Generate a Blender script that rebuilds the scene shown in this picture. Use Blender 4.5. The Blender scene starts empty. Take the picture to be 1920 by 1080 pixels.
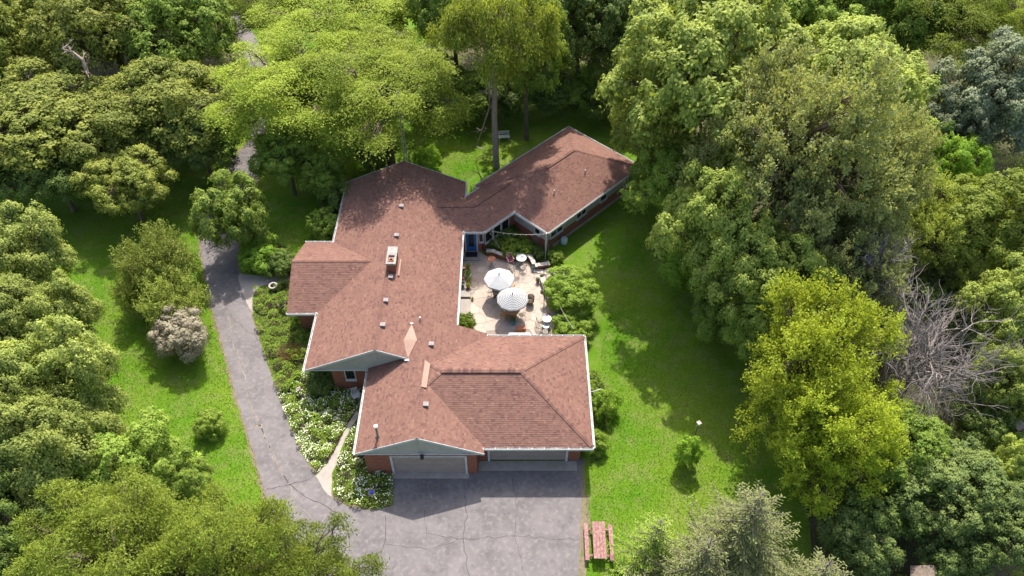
import bpy, math, random
import numpy as np
from mathutils import Vector, Matrix

# ------------------------------------------------------------------ camera, world, sun, exposure
S = bpy.context.scene
COL = S.collection
CAM_H = 46.0; PITCH = math.radians(46.7); FPX = 1450.0
cam_d = bpy.data.cameras.new('camera'); cam = bpy.data.objects.new('camera', cam_d); COL.objects.link(cam)
cam.location = (0, 0, CAM_H); cam.rotation_euler = (math.radians(90) - PITCH, 0, 0)
cam_d.sensor_width = 36.0; cam_d.lens = 36.0 * FPX / 1920.0; cam_d.clip_start = 0.5; cam_d.clip_end = 3000
S.camera = cam
SUN_EL = math.radians(55); SUN_AZ = math.radians(7)      # azimuth clockwise from +Y
W = bpy.data.worlds.new('World'); S.world = W; W.use_nodes = True
nt = W.node_tree; nt.nodes.clear()
sky = nt.nodes.new('ShaderNodeTexSky'); sky.sky_type = 'NISHITA'; sky.sun_disc = False
sky.dust_density = 3.5; sky.air_density = 1.0; sky.ozone_density = 0.6; sky.sun_elevation = SUN_EL; sky.sun_rotation = SUN_AZ
bg = nt.nodes.new('ShaderNodeBackground'); bg.inputs['Strength'].default_value = 0.15
wo = nt.nodes.new('ShaderNodeOutputWorld')
nt.links.new(sky.outputs[0], bg.inputs[0]); nt.links.new(bg.outputs[0], wo.inputs[0])
sd = bpy.data.lights.new('sun', 'SUN'); sd.energy = 3.5; sd.angle = math.radians(0.53); sd.color = (1, 0.95, 0.87)
so = bpy.data.objects.new('sun', sd); COL.objects.link(so); so.location = (10, 80, 90)
sdir = Vector((math.sin(SUN_AZ) * math.cos(SUN_EL), math.cos(SUN_AZ) * math.cos(SUN_EL), math.sin(SUN_EL)))
so.rotation_euler = sdir.to_track_quat('Z', 'Y').to_euler()
S.view_settings.view_transform = 'Standard'; S.view_settings.look = 'None'
S.view_settings.exposure = 1.12; S.view_settings.gamma = 1; S.view_settings.use_curve_mapping = False
S.render.engine = 'CYCLES'
S.cycles.max_bounces = 8; S.cycles.diffuse_bounces = 6; S.cycles.transmission_bounces = 4; S.cycles.transparent_max_bounces = 4

rnd = random.Random(7)
rng = np.random.default_rng(11)
PI = math.pi

def at(px, py, z=0.0):
    """real-world point at height z that the surveyed picture position (1920 px wide) refers to"""
    u = (px - 960) / FPX; v = (py - 540) / FPX
    dy = math.cos(PITCH) - v * math.sin(PITCH); dz = -math.sin(PITCH) - v * math.cos(PITCH)
    t = (z - CAM_H) / dz
    return Vector((u * t, dy * t, z))
def r3(x, y, z=0.0):
    return at(840 + x / 4.697, 420 + y / 4.697, z)

# ------------------------------------------------------------------ tagging and linking
def tag(o, label=None, cat=None, group=None, kind=None):
    if label: o['label'] = label
    if cat: o['category'] = cat
    if group: o['group'] = group
    if kind: o['kind'] = kind
    return o
def empty(name, loc, rz=0.0, label=None, cat=None, group=None):
    o = bpy.data.objects.new(name, None); COL.objects.link(o)
    o.empty_display_size = 0.3
    o.location = loc; o.rotation_euler = (0, 0, rz)
    return tag(o, label, cat, group)
def children(o): return [c for c in bpy.data.objects if c.parent == o]
def copy_tree(o, parent=None, kids=None):
    c = o.copy(); COL.objects.link(c); c.parent = parent
    for ch in (kids if kids is not None else list(o.children)):
        copy_tree(ch, c)
    return c

# ------------------------------------------------------------------ mesh builders
class MB:
    def __init__(s): s.v = []; s.f = []; s.m = []; s.a = []
    def face(s, pts, mi=0, a=0.0):
        n = len(s.v); s.v += [tuple(p) for p in pts]; s.f.append(tuple(range(n, n + len(pts)))); s.m.append(mi); s.a.append(a)
    def box(s, c, sz, rz=0.0, mi=0, a=0.0, M=None):
        hx, hy, hz = sz[0] / 2, sz[1] / 2, sz[2] / 2
        n = len(s.v)
        cs, sn = math.cos(rz), math.sin(rz)
        for dz in (-hz, hz):
            for dx, dy in ((-hx, -hy), (hx, -hy), (hx, hy), (-hx, hy)):
                p = Vector((dx * cs - dy * sn, dx * sn + dy * cs, dz)) + Vector(c)
                if M: p = M @ p
                s.v.append(tuple(p))
        for q in ((3, 2, 1, 0), (4, 5, 6, 7), (0, 1, 5, 4), (1, 2, 6, 5), (2, 3, 7, 6), (3, 0, 4, 7)):
            s.f.append(tuple(n + i for i in q)); s.m.append(mi); s.a.append(a)
    def bar(s, p, q, w, h=None, mi=0, a=0.0, up=Vector((0, 0, 1))):
        """box beam from p to q"""
        h = h or w; p = Vector(p); q = Vector(q); d = (q - p)
        if d.length < 1e-6: return
        d.normalize(); x = d.cross(up)
        if x.length < 1e-3: x = d.cross(Vector((0, 1, 0)))
        x.normalize(); y = x.cross(d)
        n = len(s.v)
        for e in (p, q):
            for i, j in ((-1, -1), (1, -1), (1, 1), (-1, 1)):
                s.v.append(tuple(e + x * (i * w / 2) + y * (j * h / 2)))
        for k in ((0, 1, 2, 3), (7, 6, 5, 4), (1, 0, 4, 5), (2, 1, 5, 6), (3, 2, 6, 7), (0, 3, 7, 4)):
            s.f.append(tuple(n + i for i in k)); s.m.append(mi); s.a.append(a)
    def tube(s, pts, rads, sides=6, mi=0, a=0.0, cap=True):
        pts = [Vector(p) for p in pts]; n0 = len(s.v); prev = None
        for i, p in enumerate(pts):
            d = (pts[min(i + 1, len(pts) - 1)] - pts[max(i - 1, 0)])
            if d.length < 1e-6: d = Vector((0, 0, 1))
            d.normalize()
            if prev is None:
                x = d.orthogonal().normalized()
            else:
                x = (prev - d * prev.dot(d))
                x = x.normalized() if x.length > 1e-4 else d.orthogonal().normalized()
            prev = x; y = d.cross(x); r = rads[i] if hasattr(rads, '__len__') else rads
            for k in range(sides):
                t = 2 * PI * k / sides
                s.v.append(tuple(p + (x * math.cos(t) + y * math.sin(t)) * r))
        for i in range(len(pts) - 1):
            for k in range(sides):
                a0 = n0 + i * sides + k; b0 = n0 + i * sides + (k + 1) % sides
                s.f.append((a0, b0, b0 + sides, a0 + sides)); s.m.append(mi); s.a.append(a)
        if cap:
            s.f.append(tuple(n0 + k for k in reversed(range(sides)))); s.m.append(mi); s.a.append(a)
            e = n0 + (len(pts) - 1) * sides
            s.f.append(tuple(e + k for k in range(sides))); s.m.append(mi); s.a.append(a)
    def lathe(s, prof, c=(0, 0, 0), sides=20, mi=0, a=0.0, closed=False):
        n0 = len(s.v)
        for r, z in prof:
            for k in range(sides):
                t = 2 * PI * k / sides
                s.v.append((c[0] + r * math.cos(t), c[1] + r * math.sin(t), c[2] + z))
        for i in range(len(prof) - 1):
            for k in range(sides):
                a0 = n0 + i * sides + k; b0 = n0 + i * sides + (k + 1) % sides
                s.f.append((a0, b0, b0 + sides, a0 + sides)); s.m.append(mi); s.a.append(a)
        if prof[0][0] > 1e-4:
            s.f.append(tuple(n0 + k for k in reversed(range(sides)))); s.m.append(mi); s.a.append(a)
        if prof[-1][0] > 1e-4:
            e = n0 + (len(prof) - 1) * sides
            s.f.append(tuple(e + k for k in range(sides))); s.m.append(mi); s.a.append(a)
    def prism(s, poly, z0, z1, mi=0, a=0.0):
        n = len(poly); n0 = len(s.v)
        area = sum(poly[i][0] * poly[(i + 1) % n][1] - poly[(i + 1) % n][0] * poly[i][1] for i in range(n))
        if area < 0: poly = list(reversed(poly))
        for z in (z0, z1):
            for p in poly: s.v.append((p[0], p[1], z))
        s.f.append(tuple(n0 + i for i in reversed(range(n)))); s.f.append(tuple(n0 + n + i for i in range(n)))
        s.m += [mi, mi]; s.a += [a, a]
        for i in range(n):
            j = (i + 1) % n; s.f.append((n0 + i, n0 + j, n0 + n + j, n0 + n + i)); s.m.append(mi); s.a.append(a)
    def mesh(s, name, mats):
        me = bpy.data.meshes.new(name); me.from_pydata(s.v, [], s.f)
        for m in (mats if isinstance(mats, (list, tuple)) else [mats]): me.materials.append(m)
        me.polygons.foreach_set('material_index', s.m)
        at_ = me.attributes.new('tone', 'FLOAT', 'FACE'); at_.data.foreach_set('value', s.a)
        me.update(); return me
    def build(s, name, mats, parent=None, smooth=False, bevel=0.0):
        me = s.mesh(name, mats)
        if smooth: me.polygons.foreach_set('use_smooth', [True] * len(me.polygons))
        o = bpy.data.objects.new(name, me); COL.objects.link(o)
        if parent: o.parent = parent
        if bevel:
            b = o.modifiers.new('bevel', 'BEVEL'); b.width = bevel; b.segments = 1; b.limit_method = 'ANGLE'
        return o

# ------------------------------------------------------------------ materials
def mat(name, col, rough=0.85, col2=None, scale=3.0, detail=4.0, bump=0.0, bscale=None, spec=0.25, metal=0.0,
        tone=None, spots=None, emit=None, stain=None):
    m = bpy.data.materials.new(name); m.use_nodes = True; t = m.node_tree; N = t.nodes; L = t.links
    b = N['Principled BSDF']; b.inputs['Roughness'].default_value = rough; b.inputs['Metallic'].default_value = metal
    b.inputs['Specular IOR Level'].default_value = spec
    tc = N.new('ShaderNodeNewGeometry'); cur = None
    if col2 is None and not tone:
        b.inputs['Base Color'].default_value = (*col, 1)
    if col2 is not None:
        n = N.new('ShaderNodeTexNoise'); n.inputs['Scale'].default_value = scale; n.inputs['Detail'].default_value = detail
        n.inputs['Roughness'].default_value = 0.65
        L.new(tc.outputs['Position'], n.inputs['Vector'])
        r = N.new('ShaderNodeValToRGB'); r.color_ramp.elements[0].position = 0.34; r.color_ramp.elements[1].position = 0.66
        r.color_ramp.elements[0].color = (*col, 1); r.color_ramp.elements[1].color = (*col2, 1)
        L.new(n.outputs['Fac'], r.inputs[0]); cur = r.outputs[0]
    if spots:   # (colour, scale, threshold)
        n2 = N.new('ShaderNodeTexNoise'); n2.inputs['Scale'].default_value = spots[1]; n2.inputs['Detail'].default_value = 5
        L.new(tc.outputs['Position'], n2.inputs['Vector'])
        r2 = N.new('ShaderNodeValToRGB'); r2.color_ramp.elements[0].position = spots[2]; r2.color_ramp.elements[1].position = spots[2] + 0.24
        L.new(n2.outputs['Fac'], r2.inputs[0])
        mx = N.new('ShaderNodeMixRGB'); mx.inputs[2].default_value = (*spots[0], 1)
        L.new(r2.outputs[0], mx.inputs[0])
        if cur: L.new(cur, mx.inputs[1])
        else: mx.inputs[1].default_value = (*col, 1)
        cur = mx.outputs[0]
    if stain:
        n3 = N.new('ShaderNodeTexNoise'); n3.inputs['Scale'].default_value = 0.9; n3.inputs['Detail'].default_value = 7; n3.inputs['Roughness'].default_value = .7
        L.new(tc.outputs['Position'], n3.inputs['Vector'])
        r3_ = N.new('ShaderNodeValToRGB'); r3_.color_ramp.elements[0].position = .52; r3_.color_ramp.elements[1].position = .75
        L.new(n3.outputs['Fac'], r3_.inputs[0]); x3 = N.new('ShaderNodeMixRGB'); x3.inputs[2].default_value = (*stain, 1); L.new(r3_.outputs[0], x3.inputs[0]); L.new(cur, x3.inputs[1]); cur = x3.outputs[0]
    if tone:    # multiply by per-face tone ramp: list of (pos, colour)
        an = N.new('ShaderNodeAttribute'); an.attribute_name = 'tone'
        r = N.new('ShaderNodeValToRGB')
        while len(r.color_ramp.elements) < len(tone): r.color_ramp.elements.new(0.5)
        for e, (p, c) in zip(r.color_ramp.elements, tone): e.position = p; e.color = (*c, 1)
        L.new(an.outputs['Fac'], r.inputs[0])
        if cur:
            mx = N.new('ShaderNodeMixRGB'); mx.blend_type = 'MULTIPLY'; mx.inputs[0].default_value = 1
            L.new(cur, mx.inputs[1]); L.new(r.outputs[0], mx.inputs[2]); cur = mx.outputs[0]
        else: cur = r.outputs[0]
    if cur: L.new(cur, b.inputs['Base Color'])
    if bump:
        n = N.new('ShaderNodeTexNoise'); n.inputs['Scale'].default_value = bscale or scale * 6; n.inputs['Detail'].default_value = 6
        L.new(tc.outputs['Position'], n.inputs['Vector'])
        bp = N.new('ShaderNodeBump'); bp.inputs['Strength'].default_value = bump; bp.inputs['Distance'].default_value = 0.05
        L.new(n.outputs['Fac'], bp.inputs['Height']); L.new(bp.outputs[0], b.inputs['Normal'])
    if emit:
        b.inputs['Emission Color'].default_value = (*emit, 1); b.inputs['Emission Strength'].default_value = 1
    return m

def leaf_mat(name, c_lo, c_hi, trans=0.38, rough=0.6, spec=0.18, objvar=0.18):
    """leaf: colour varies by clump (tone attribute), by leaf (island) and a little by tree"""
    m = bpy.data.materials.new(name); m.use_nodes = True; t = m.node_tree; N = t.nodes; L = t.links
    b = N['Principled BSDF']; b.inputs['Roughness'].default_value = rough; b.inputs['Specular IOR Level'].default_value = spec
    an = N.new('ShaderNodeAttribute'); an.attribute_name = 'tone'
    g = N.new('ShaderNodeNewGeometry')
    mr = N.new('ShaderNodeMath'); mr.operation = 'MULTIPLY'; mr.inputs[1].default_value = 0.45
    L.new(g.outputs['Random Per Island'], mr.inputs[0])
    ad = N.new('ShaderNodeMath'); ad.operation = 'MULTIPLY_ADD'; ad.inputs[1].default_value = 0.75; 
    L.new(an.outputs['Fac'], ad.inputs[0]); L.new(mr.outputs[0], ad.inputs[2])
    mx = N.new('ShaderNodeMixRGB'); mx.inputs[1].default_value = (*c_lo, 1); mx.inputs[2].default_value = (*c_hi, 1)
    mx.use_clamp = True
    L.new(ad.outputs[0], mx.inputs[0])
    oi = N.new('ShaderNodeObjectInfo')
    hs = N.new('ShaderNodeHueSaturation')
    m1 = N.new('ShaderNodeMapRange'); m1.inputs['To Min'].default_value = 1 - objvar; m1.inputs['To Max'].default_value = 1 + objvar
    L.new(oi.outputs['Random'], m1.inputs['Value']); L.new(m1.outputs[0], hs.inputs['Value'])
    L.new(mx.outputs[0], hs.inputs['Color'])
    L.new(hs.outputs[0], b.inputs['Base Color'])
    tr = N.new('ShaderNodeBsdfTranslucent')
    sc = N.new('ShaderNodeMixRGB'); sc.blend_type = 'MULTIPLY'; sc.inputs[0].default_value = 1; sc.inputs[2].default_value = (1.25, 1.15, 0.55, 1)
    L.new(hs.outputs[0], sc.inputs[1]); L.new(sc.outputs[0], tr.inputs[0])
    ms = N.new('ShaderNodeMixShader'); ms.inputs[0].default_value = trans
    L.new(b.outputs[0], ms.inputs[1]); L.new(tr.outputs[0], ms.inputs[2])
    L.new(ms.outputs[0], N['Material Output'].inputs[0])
    return m

def brick_mat(name, scale=1.0):
    m = bpy.data.materials.new(name); m.use_nodes = True; t = m.node_tree; N = t.nodes; L = t.links
    b = N['Principled BSDF']; b.inputs['Roughness'].default_value = 0.9; b.inputs['Specular IOR Level'].default_value = 0.15
    tc = N.new('ShaderNodeNewGeometry'); sp = N.new('ShaderNodeSeparateXYZ'); L.new(tc.outputs['Position'], sp.inputs[0])
    ad = N.new('ShaderNodeMath'); L.new(sp.outputs[0], ad.inputs[0]); L.new(sp.outputs[1], ad.inputs[1])
    cb = N.new('ShaderNodeCombineXYZ'); L.new(ad.outputs[0], cb.inputs[0]); L.new(sp.outputs[2], cb.inputs[1])
    br = N.new('ShaderNodeTexBrick'); br.inputs['Scale'].default_value = 1.0
    br.inputs['Brick Width'].default_value = 0.22; br.inputs['Row Height'].default_value = 0.075; br.inputs['Mortar Size'].default_value = 0.006
    br.inputs['Color1'].default_value = (0.30, 0.095, 0.05, 1); br.inputs['Color2'].default_value = (0.20, 0.06, 0.035, 1)
    br.inputs['Mortar'].default_value = (0.28, 0.2, 0.16, 1)
    L.new(cb.outputs[0], br.inputs['Vector'])
    L.new(br.outputs['Color'], b.inputs['Base Color'])
    bp = N.new('ShaderNodeBump'); bp.inputs['Strength'].default_value = 0.5; bp.inputs['Distance'].default_value = 0.01; bp.invert = True
    L.new(br.outputs['Fac'], bp.inputs['Height']); L.new(bp.outputs[0], b.inputs['Normal'])
    return m

def lawn_mat():
    m = bpy.data.materials.new('lawn'); m.use_nodes = True; t = m.node_tree; N = t.nodes; L = t.links
    b = N['Principled BSDF']; b.inputs['Roughness'].default_value = 0.9; b.inputs['Specular IOR Level'].default_value = 0.1
    g = N.new('ShaderNodeNewGeometry')
    def noise(sc, det=4, ro=0.6):
        n = N.new('ShaderNodeTexNoise'); n.inputs['Scale'].default_value = sc; n.inputs['Detail'].default_value = det
        n.inputs['Roughness'].default_value = ro; L.new(g.outputs['Position'], n.inputs['Vector']); return n
    def ramp(src, a, c1, bb, c2):
        r = N.new('ShaderNodeValToRGB'); r.color_ramp.elements[0].position = a; r.color_ramp.elements[1].position = bb
        r.color_ramp.elements[0].color = (*c1, 1); r.color_ramp.elements[1].color = (*c2, 1); L.new(src, r.inputs[0]); return r
    def mix(f, a, c, mode='MIX', fac=None):
        x = N.new('ShaderNodeMixRGB'); x.blend_type = mode
        if fac is not None: x.inputs[0].default_value = fac
        else: L.new(f, x.inputs[0])
        L.new(a, x.inputs[1])
        if isinstance(c, tuple): x.inputs[2].default_value = (*c, 1)
        else: L.new(c, x.inputs[2])
        return x
    big = ramp(noise(0.10, 3).outputs[0], 0.38, (0.074, 0.172, 0.008), 0.60, (0.122, 0.200, 0.016))
    mid = ramp(noise(0.7, 6, 0.72).outputs[0], 0.47, (0, 0, 0), 0.76, (1, 1, 1))
    c = mix(mid.outputs[0], big.outputs[0], (0.170, 0.195, 0.055))
    fine = ramp(noise(7.0, 5, 0.8).outputs[0], 0.25, (0.62, 0.62, 0.6), 0.75, (1.35, 1.3, 1.35))
    c = mix(None, c.outputs[0], fine.outputs[0], 'MULTIPLY', 1.0)
    L.new(c.outputs[0], b.inputs['Base Color'])
    bp = N.new('ShaderNodeBump'); bp.inputs['Strength'].default_value = 0.8; bp.inputs['Distance'].default_value = 0.08
    L.new(noise(9, 6, 0.8).outputs[0], bp.inputs['Height']); L.new(bp.outputs[0], b.inputs['Normal'])
    return m

M = {}
M['lawn'] = lawn_mat()
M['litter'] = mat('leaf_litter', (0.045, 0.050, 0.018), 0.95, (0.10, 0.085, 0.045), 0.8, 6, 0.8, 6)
M['asphalt'] = mat('asphalt', (0.124, 0.112, 0.112), 0.92, (0.182, 0.165, 0.163), 0.5, 9, 0.35, 40, 0.2, spots=((0.205, 0.186, 0.18), 3.4, 0.50), stain=(0.095, 0.086, 0.088))
M['crack'] = mat('crack_filler', (0.26, 0.22, 0.185), 0.95, (0.12, 0.105, 0.095), 2.2, 4)
M['edge'] = mat('gravel_edge', (0.23, 0.17, 0.13), 0.95, (0.12, 0.12, 0.05), 3.5, 6, 0.8, 30)
M['concrete'] = mat('concrete', (0.27, 0.24, 0.21), 0.9, (0.35, 0.31, 0.27), 1.5, 5, 0.2, 30)
M['joint'] = mat('sand_joint', (0.22, 0.18, 0.145), 0.95, (0.28, 0.23, 0.19), 4)
M['flag'] = mat('flagstone', (0.37, 0.305, 0.255), 0.9, (0.43, 0.365, 0.31), 2.5, 6, 0.25, 20,
                tone=[(0, (0.84, 0.83, 0.82)), (0.5, (0.98, 0.96, 0.95)), (1, (1.08, 1.07, 1.06))])
M['mulch'] = mat('garden_soil', (0.045, 0.032, 0.022), 0.98, (0.09, 0.065, 0.045), 5, 6, 0.9, 20)
TONES = [(0, (0.165, 0.088, 0.080)), (0.22, (0.215, 0.112, 0.095)), (0.5, (0.268, 0.142, 0.113)), (0.78, (0.300, 0.165, 0.128)), (1, (0.345, 0.20, 0.15))]
M['shingle'] = mat('asphalt_shingle', (0.62, 0.635, 0.63), 0.95, (0.735, 0.745, 0.725), 0.7, 8, 0.3, 60, 0.12, tone=TONES)
M['underlay'] = mat('roof_deck', (0.17, 0.08, 0.065), 0.95)
M['copper'] = mat('tan_flashing', (0.29, 0.185, 0.14), 0.75, (0.33, 0.215, 0.165), 3)
M['white'] = mat('white_paint', (0.56, 0.555, 0.54), 0.5, (0.44, 0.43, 0.41), 2.5)
M['siding'] = mat('grey_green_siding', (0.33, 0.315, 0.28), 0.8, (0.38, 0.36, 0.325), 2.5)
M['soffit'] = mat('soffit', (0.42, 0.44, 0.43), 0.8)
M['brick'] = brick_mat('red_brick')
M['doorpanel'] = mat('garage_door_paint', (0.30, 0.235, 0.20), 0.6, (0.34, 0.27, 0.235), 1.5)
M['glass'] = mat('dark_glass', (0.015, 0.018, 0.02), 0.08, spec=0.8)
M['bluedoor'] = mat('blue_paint', (0.03, 0.13, 0.33), 0.45)
M['stone'] = mat('cap_stone', (0.40, 0.35, 0.30), 0.9, (0.55, 0.50, 0.44), 5, 5, 0.5, 18, tone=[(0, (0.8, 0.8, 0.8)), (1, (1.15, 1.15, 1.15))])
M['metal'] = mat('galvanised_metal', (0.45, 0.45, 0.44), 0.45, (0.36, 0.36, 0.36), 6, metal=0.4, spec=0.5)
M['ventm'] = mat('dull_vent_metal', (0.21, 0.18, 0.17), 0.8, (0.29, 0.26, 0.25), 6)
M['black'] = mat('black_metal', (0.02, 0.02, 0.022), 0.5)
M['terra'] = mat('terracotta', (0.38, 0.15, 0.08), 0.85, (0.30, 0.13, 0.08), 5)
M['soil'] = mat('potting_soil', (0.03, 0.022, 0.016), 0.98)
M['greystone'] = mat('weathered_stone', (0.20, 0.17, 0.145), 0.9, (0.28, 0.24, 0.2), 6, 5, 0.5, 25)
M['canvas'] = mat('white_canvas', (0.42, 0.42, 0.415), 0.85, (0.37, 0.37, 0.365), 2.0, spec=0.1)
M['stripe'] = mat('dark_stripe_canvas', (0.11, 0.12, 0.125), 0.85, spec=0.1)
M['wood'] = mat('garden_wood', (0.36, 0.20, 0.10), 0.8, (0.44, 0.27, 0.15), 4)
M['wicker'] = mat('brown_wicker', (0.13, 0.085, 0.055), 0.8, (0.2, 0.14, 0.09), 14)
M['cream'] = mat('cream_iron', (0.42, 0.37, 0.29), 0.6, (0.50, 0.45, 0.37), 6)
M['pink'] = mat('pink_plastic', (0.60, 0.32, 0.30), 0.6)
M['plum'] = mat('plum_cushion', (0.16, 0.03, 0.06), 0.9)
M['redwood'] = mat('faded_red_wood', (0.20, 0.085, 0.075), 0.9, (0.34, 0.22, 0.20), 7, 6, 0.4, 40)
M['oldwood'] = mat('weathered_wood', (0.16, 0.12, 0.09), 0.9, (0.25, 0.20, 0.16), 7, 6, 0.4, 30)
M['blue'] = mat('blue_glaze', (0.05, 0.22, 0.30), 0.4, (0.1, 0.32, 0.4), 8)
M['bluelight'] = mat('pale_blue_metal', (0.34, 0.43, 0.44), 0.5, (0.42, 0.5, 0.5), 5)
M['cobalt'] = mat('cobalt_glass', (0.015, 0.05, 0.5), 0.05, spec=1.0)
M['bark'] = mat('bark', (0.085, 0.062, 0.045), 0.95, (0.16, 0.12, 0.09), 5, 6, 0.9, 14)
M['barkgrey'] = mat('grey_bark', (0.22, 0.165, 0.13), 0.95, (0.36, 0.29, 0.24), 5, 6, 0.9, 14)
M['deadwood'] = mat('bleached_wood', (0.16, 0.135, 0.12), 0.9, (0.29, 0.255, 0.235), 3, 4)
M['twig'] = mat('twig', (0.12, 0.095, 0.08), 0.95, (0.2, 0.17, 0.15), 6)
M['bulb'] = mat('clear_bulb', (0.6, 0.58, 0.5), 0.15, spec=0.8)
# foliage
L_ = {}
L_['oak'] = leaf_mat('oak_leaf', (0.102, 0.145, 0.023), (0.336, 0.364, 0.073), 0.4)
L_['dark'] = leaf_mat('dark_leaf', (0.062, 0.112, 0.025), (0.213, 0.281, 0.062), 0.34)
L_['green'] = leaf_mat('mid_green_leaf', (0.109, 0.202, 0.028), (0.344, 0.444, 0.075), 0.42)
L_['locust'] = leaf_mat('locust_leaf', (0.138, 0.203, 0.017), (0.370, 0.448, 0.062), 0.46)
L_['locust2'] = leaf_mat('locust_leaf_olive', (0.115, 0.165, 0.018), (0.300, 0.360, 0.065), 0.48)
L_['pale'] = leaf_mat('pale_maple_leaf', (0.167, 0.239, 0.046), (0.458, 0.532, 0.118), 0.42)
L_['elm'] = leaf_mat('elm_leaf', (0.144, 0.181, 0.055), (0.377, 0.410, 0.160), 0.4)
L_['silver'] = leaf_mat('silver_leaf', (0.1, 0.135, 0.075), (0.324, 0.368, 0.212), 0.3)
L_['yellow'] = leaf_mat('yellow_green_leaf', (0.220, 0.283, 0.020), (0.437, 0.520, 0.060), 0.48)
L_['bright'] = leaf_mat('bright_green_leaf', (0.145, 0.290, 0.026), (0.370, 0.538, 0.067), 0.46)
L_['linden'] = leaf_mat('linden_leaf', (0.123, 0.189, 0.041), (0.422, 0.468, 0.118), 0.4)
L_['purple'] = leaf_mat('purple_grey_leaf', (0.217, 0.189, 0.123), (0.420, 0.380, 0.280), 0.3)
L_['spruce'] = leaf_mat('spruce_needle', (0.050, 0.066, 0.020), (0.245, 0.265, 0.095), 0.2, objvar=0.05)
L_['yew'] = leaf_mat('juniper_leaf', (0.117, 0.152, 0.020), (0.312, 0.375, 0.084), 0.34)
L_['conifer'] = leaf_mat('dark_conifer_leaf', (0.070, 0.116, 0.034), (0.231, 0.294, 0.075), 0.3)
L_['walnut'] = leaf_mat('walnut_leaf', (0.102, 0.152, 0.017), (0.325, 0.381, 0.056), 0.44)
L_['fresh'] = leaf_mat('fresh_green_leaf', (0.13, 0.20, 0.03), (0.37, 0.47, 0.10), 0.45)
L_['flower'] = leaf_mat('white_petal', (0.58, 0.57, 0.42), (0.80, 0.79, 0.68), 0.25)
L_['strawgrass'] = leaf_mat('straw_grass', (0.12, 0.085, 0.035), (0.36, 0.27, 0.14), 0.25)
L_['lime'] = leaf_mat('lime_leaf', (0.145, 0.246, 0.020), (0.290, 0.400, 0.060), 0.44)
L_['grass'] = leaf_mat('grass_blade', (0.067, 0.138, 0.006), (0.162, 0.209, 0.021), 0.30, objvar=0.0)

# ------------------------------------------------------------------ foliage toolkit (numpy)
def norm(a): return a / np.maximum(np.linalg.norm(a, axis=-1, keepdims=True), 1e-9)

def leaves_mesh(name, C, A, Nn, Ln, Wd, tone, material, fold=0.25):
    """folded diamond leaves: centres C, axes A, normals Nn"""
    n = len(C); A = norm(A); B = norm(np.cross(Nn, A)); Nn = norm(np.cross(A, B))
    Ln = np.broadcast_to(Ln, (n,))[:, None]; Wd = np.broadcast_to(Wd, (n,))[:, None]
    V = np.empty((n, 4, 3), np.float32)
    V[:, 0] = C - A * Ln * 0.5
    V[:, 1] = C + B * Wd * 0.5 - Nn * Wd * fold
    V[:, 2] = C + A * Ln * 0.5
    V[:, 3] = C - B * Wd * 0.5 - Nn * Wd * fold
    me = bpy.data.meshes.new(name)
    me.vertices.add(n * 4); me.vertices.foreach_set('co', V.ravel())
    base = (np.arange(n) * 4)[:, None]
    tri = np.concatenate([base + [0, 1, 2], base + [0, 2, 3]], axis=1).astype(np.int32).ravel()
    me.loops.add(n * 6); me.loops.foreach_set('vertex_index', tri)
    me.polygons.add(n * 2)
    me.polygons.foreach_set('loop_start', np.arange(0, n * 6, 3, dtype=np.int32))
    me.polygons.foreach_set('loop_total', np.full(n * 2, 3, np.int32))
    a = me.attributes.new('tone', 'FLOAT', 'FACE'); a.data.foreach_set('value', np.repeat(tone, 2).astype(np.float32))
    me.materials.append(material); me.update(calc_edges=True)
    return me

def rand_dirs(g, n): return norm(g.normal(size=(n, 3)))

def crown_clumps(g, rx, rz, nlobe, per, flat=0.0, lr=(0.34, 0.50), low=-0.35):
    """clump centres + outward directions over a lobed crown centred on the origin"""
    lob = []; ph1, ph2 = g.uniform(0, 6.28, 2)
    for i in range(nlobe):
        z = low + (1 - low) * (i + 0.5) / nlobe; z = min(0.97, z + g.normal() * 0.05)
        t = i * 2.399963 + g.normal() * 0.35; r = math.sqrt(max(0, 1 - z * z))
        k = g.uniform(0.50, 0.80) * (1 + 0.16 * math.sin(2 * t + ph1) + 0.12 * math.sin(3 * t + ph2)) + 0.06 * (i % 3 == 0)
        lob.append(((r * math.cos(t) * k * rx, r * math.sin(t) * k * rx, z * k * rz), g.uniform(*lr) * rx))
    for i in range(nlobe // 3):     # small outlying sprays break the outline
        z = g.uniform(low * .6, .85); t = g.uniform(0, 6.28); r = math.sqrt(1 - z * z); k = g.uniform(.84, 1.06)
        lob.append(((r * math.cos(t) * k * rx, r * math.sin(t) * k * rx, z * k * rz), g.uniform(.10, .17) * rx))
    lob.append(((0, 0, 0.1 * rz), 0.40 * rx))
    P_, D_, T_ = [], [], []
    lc = np.array([l[0] for l in lob]); lrr = np.array([l[1] for l in lob])
    for c, r in lob:
        per_ = per if r > .175 * rx else per // 2
        c = np.array(c); tl = g.uniform(-0.18, 0.18)
        d = rand_dirs(g, per_); out = norm(c[None, :] + 1e-6)
        d = norm(d + 0.55 * out + np.array([0, 0, 0.30]))
        p = c + d * (r * g.uniform(0.72, 1.18, (per_, 1))) * np.array([1, 1, min(1.0, rz / rx)])
        dist = np.linalg.norm((p[:, None, :] - lc[None]) / np.array([1, 1, min(1.0, rz / rx)]), axis=2) / lrr[None]
        ok = (dist < 0.80).sum(1) == 0
        P_.append(p[ok]); D_.append(d[ok]); T_.append(np.full(ok.sum(), tl) + g.normal(size=ok.sum()) * 0.13)
    return np.concatenate(P_), np.concatenate(D_), np.concatenate(T_), lob

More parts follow.
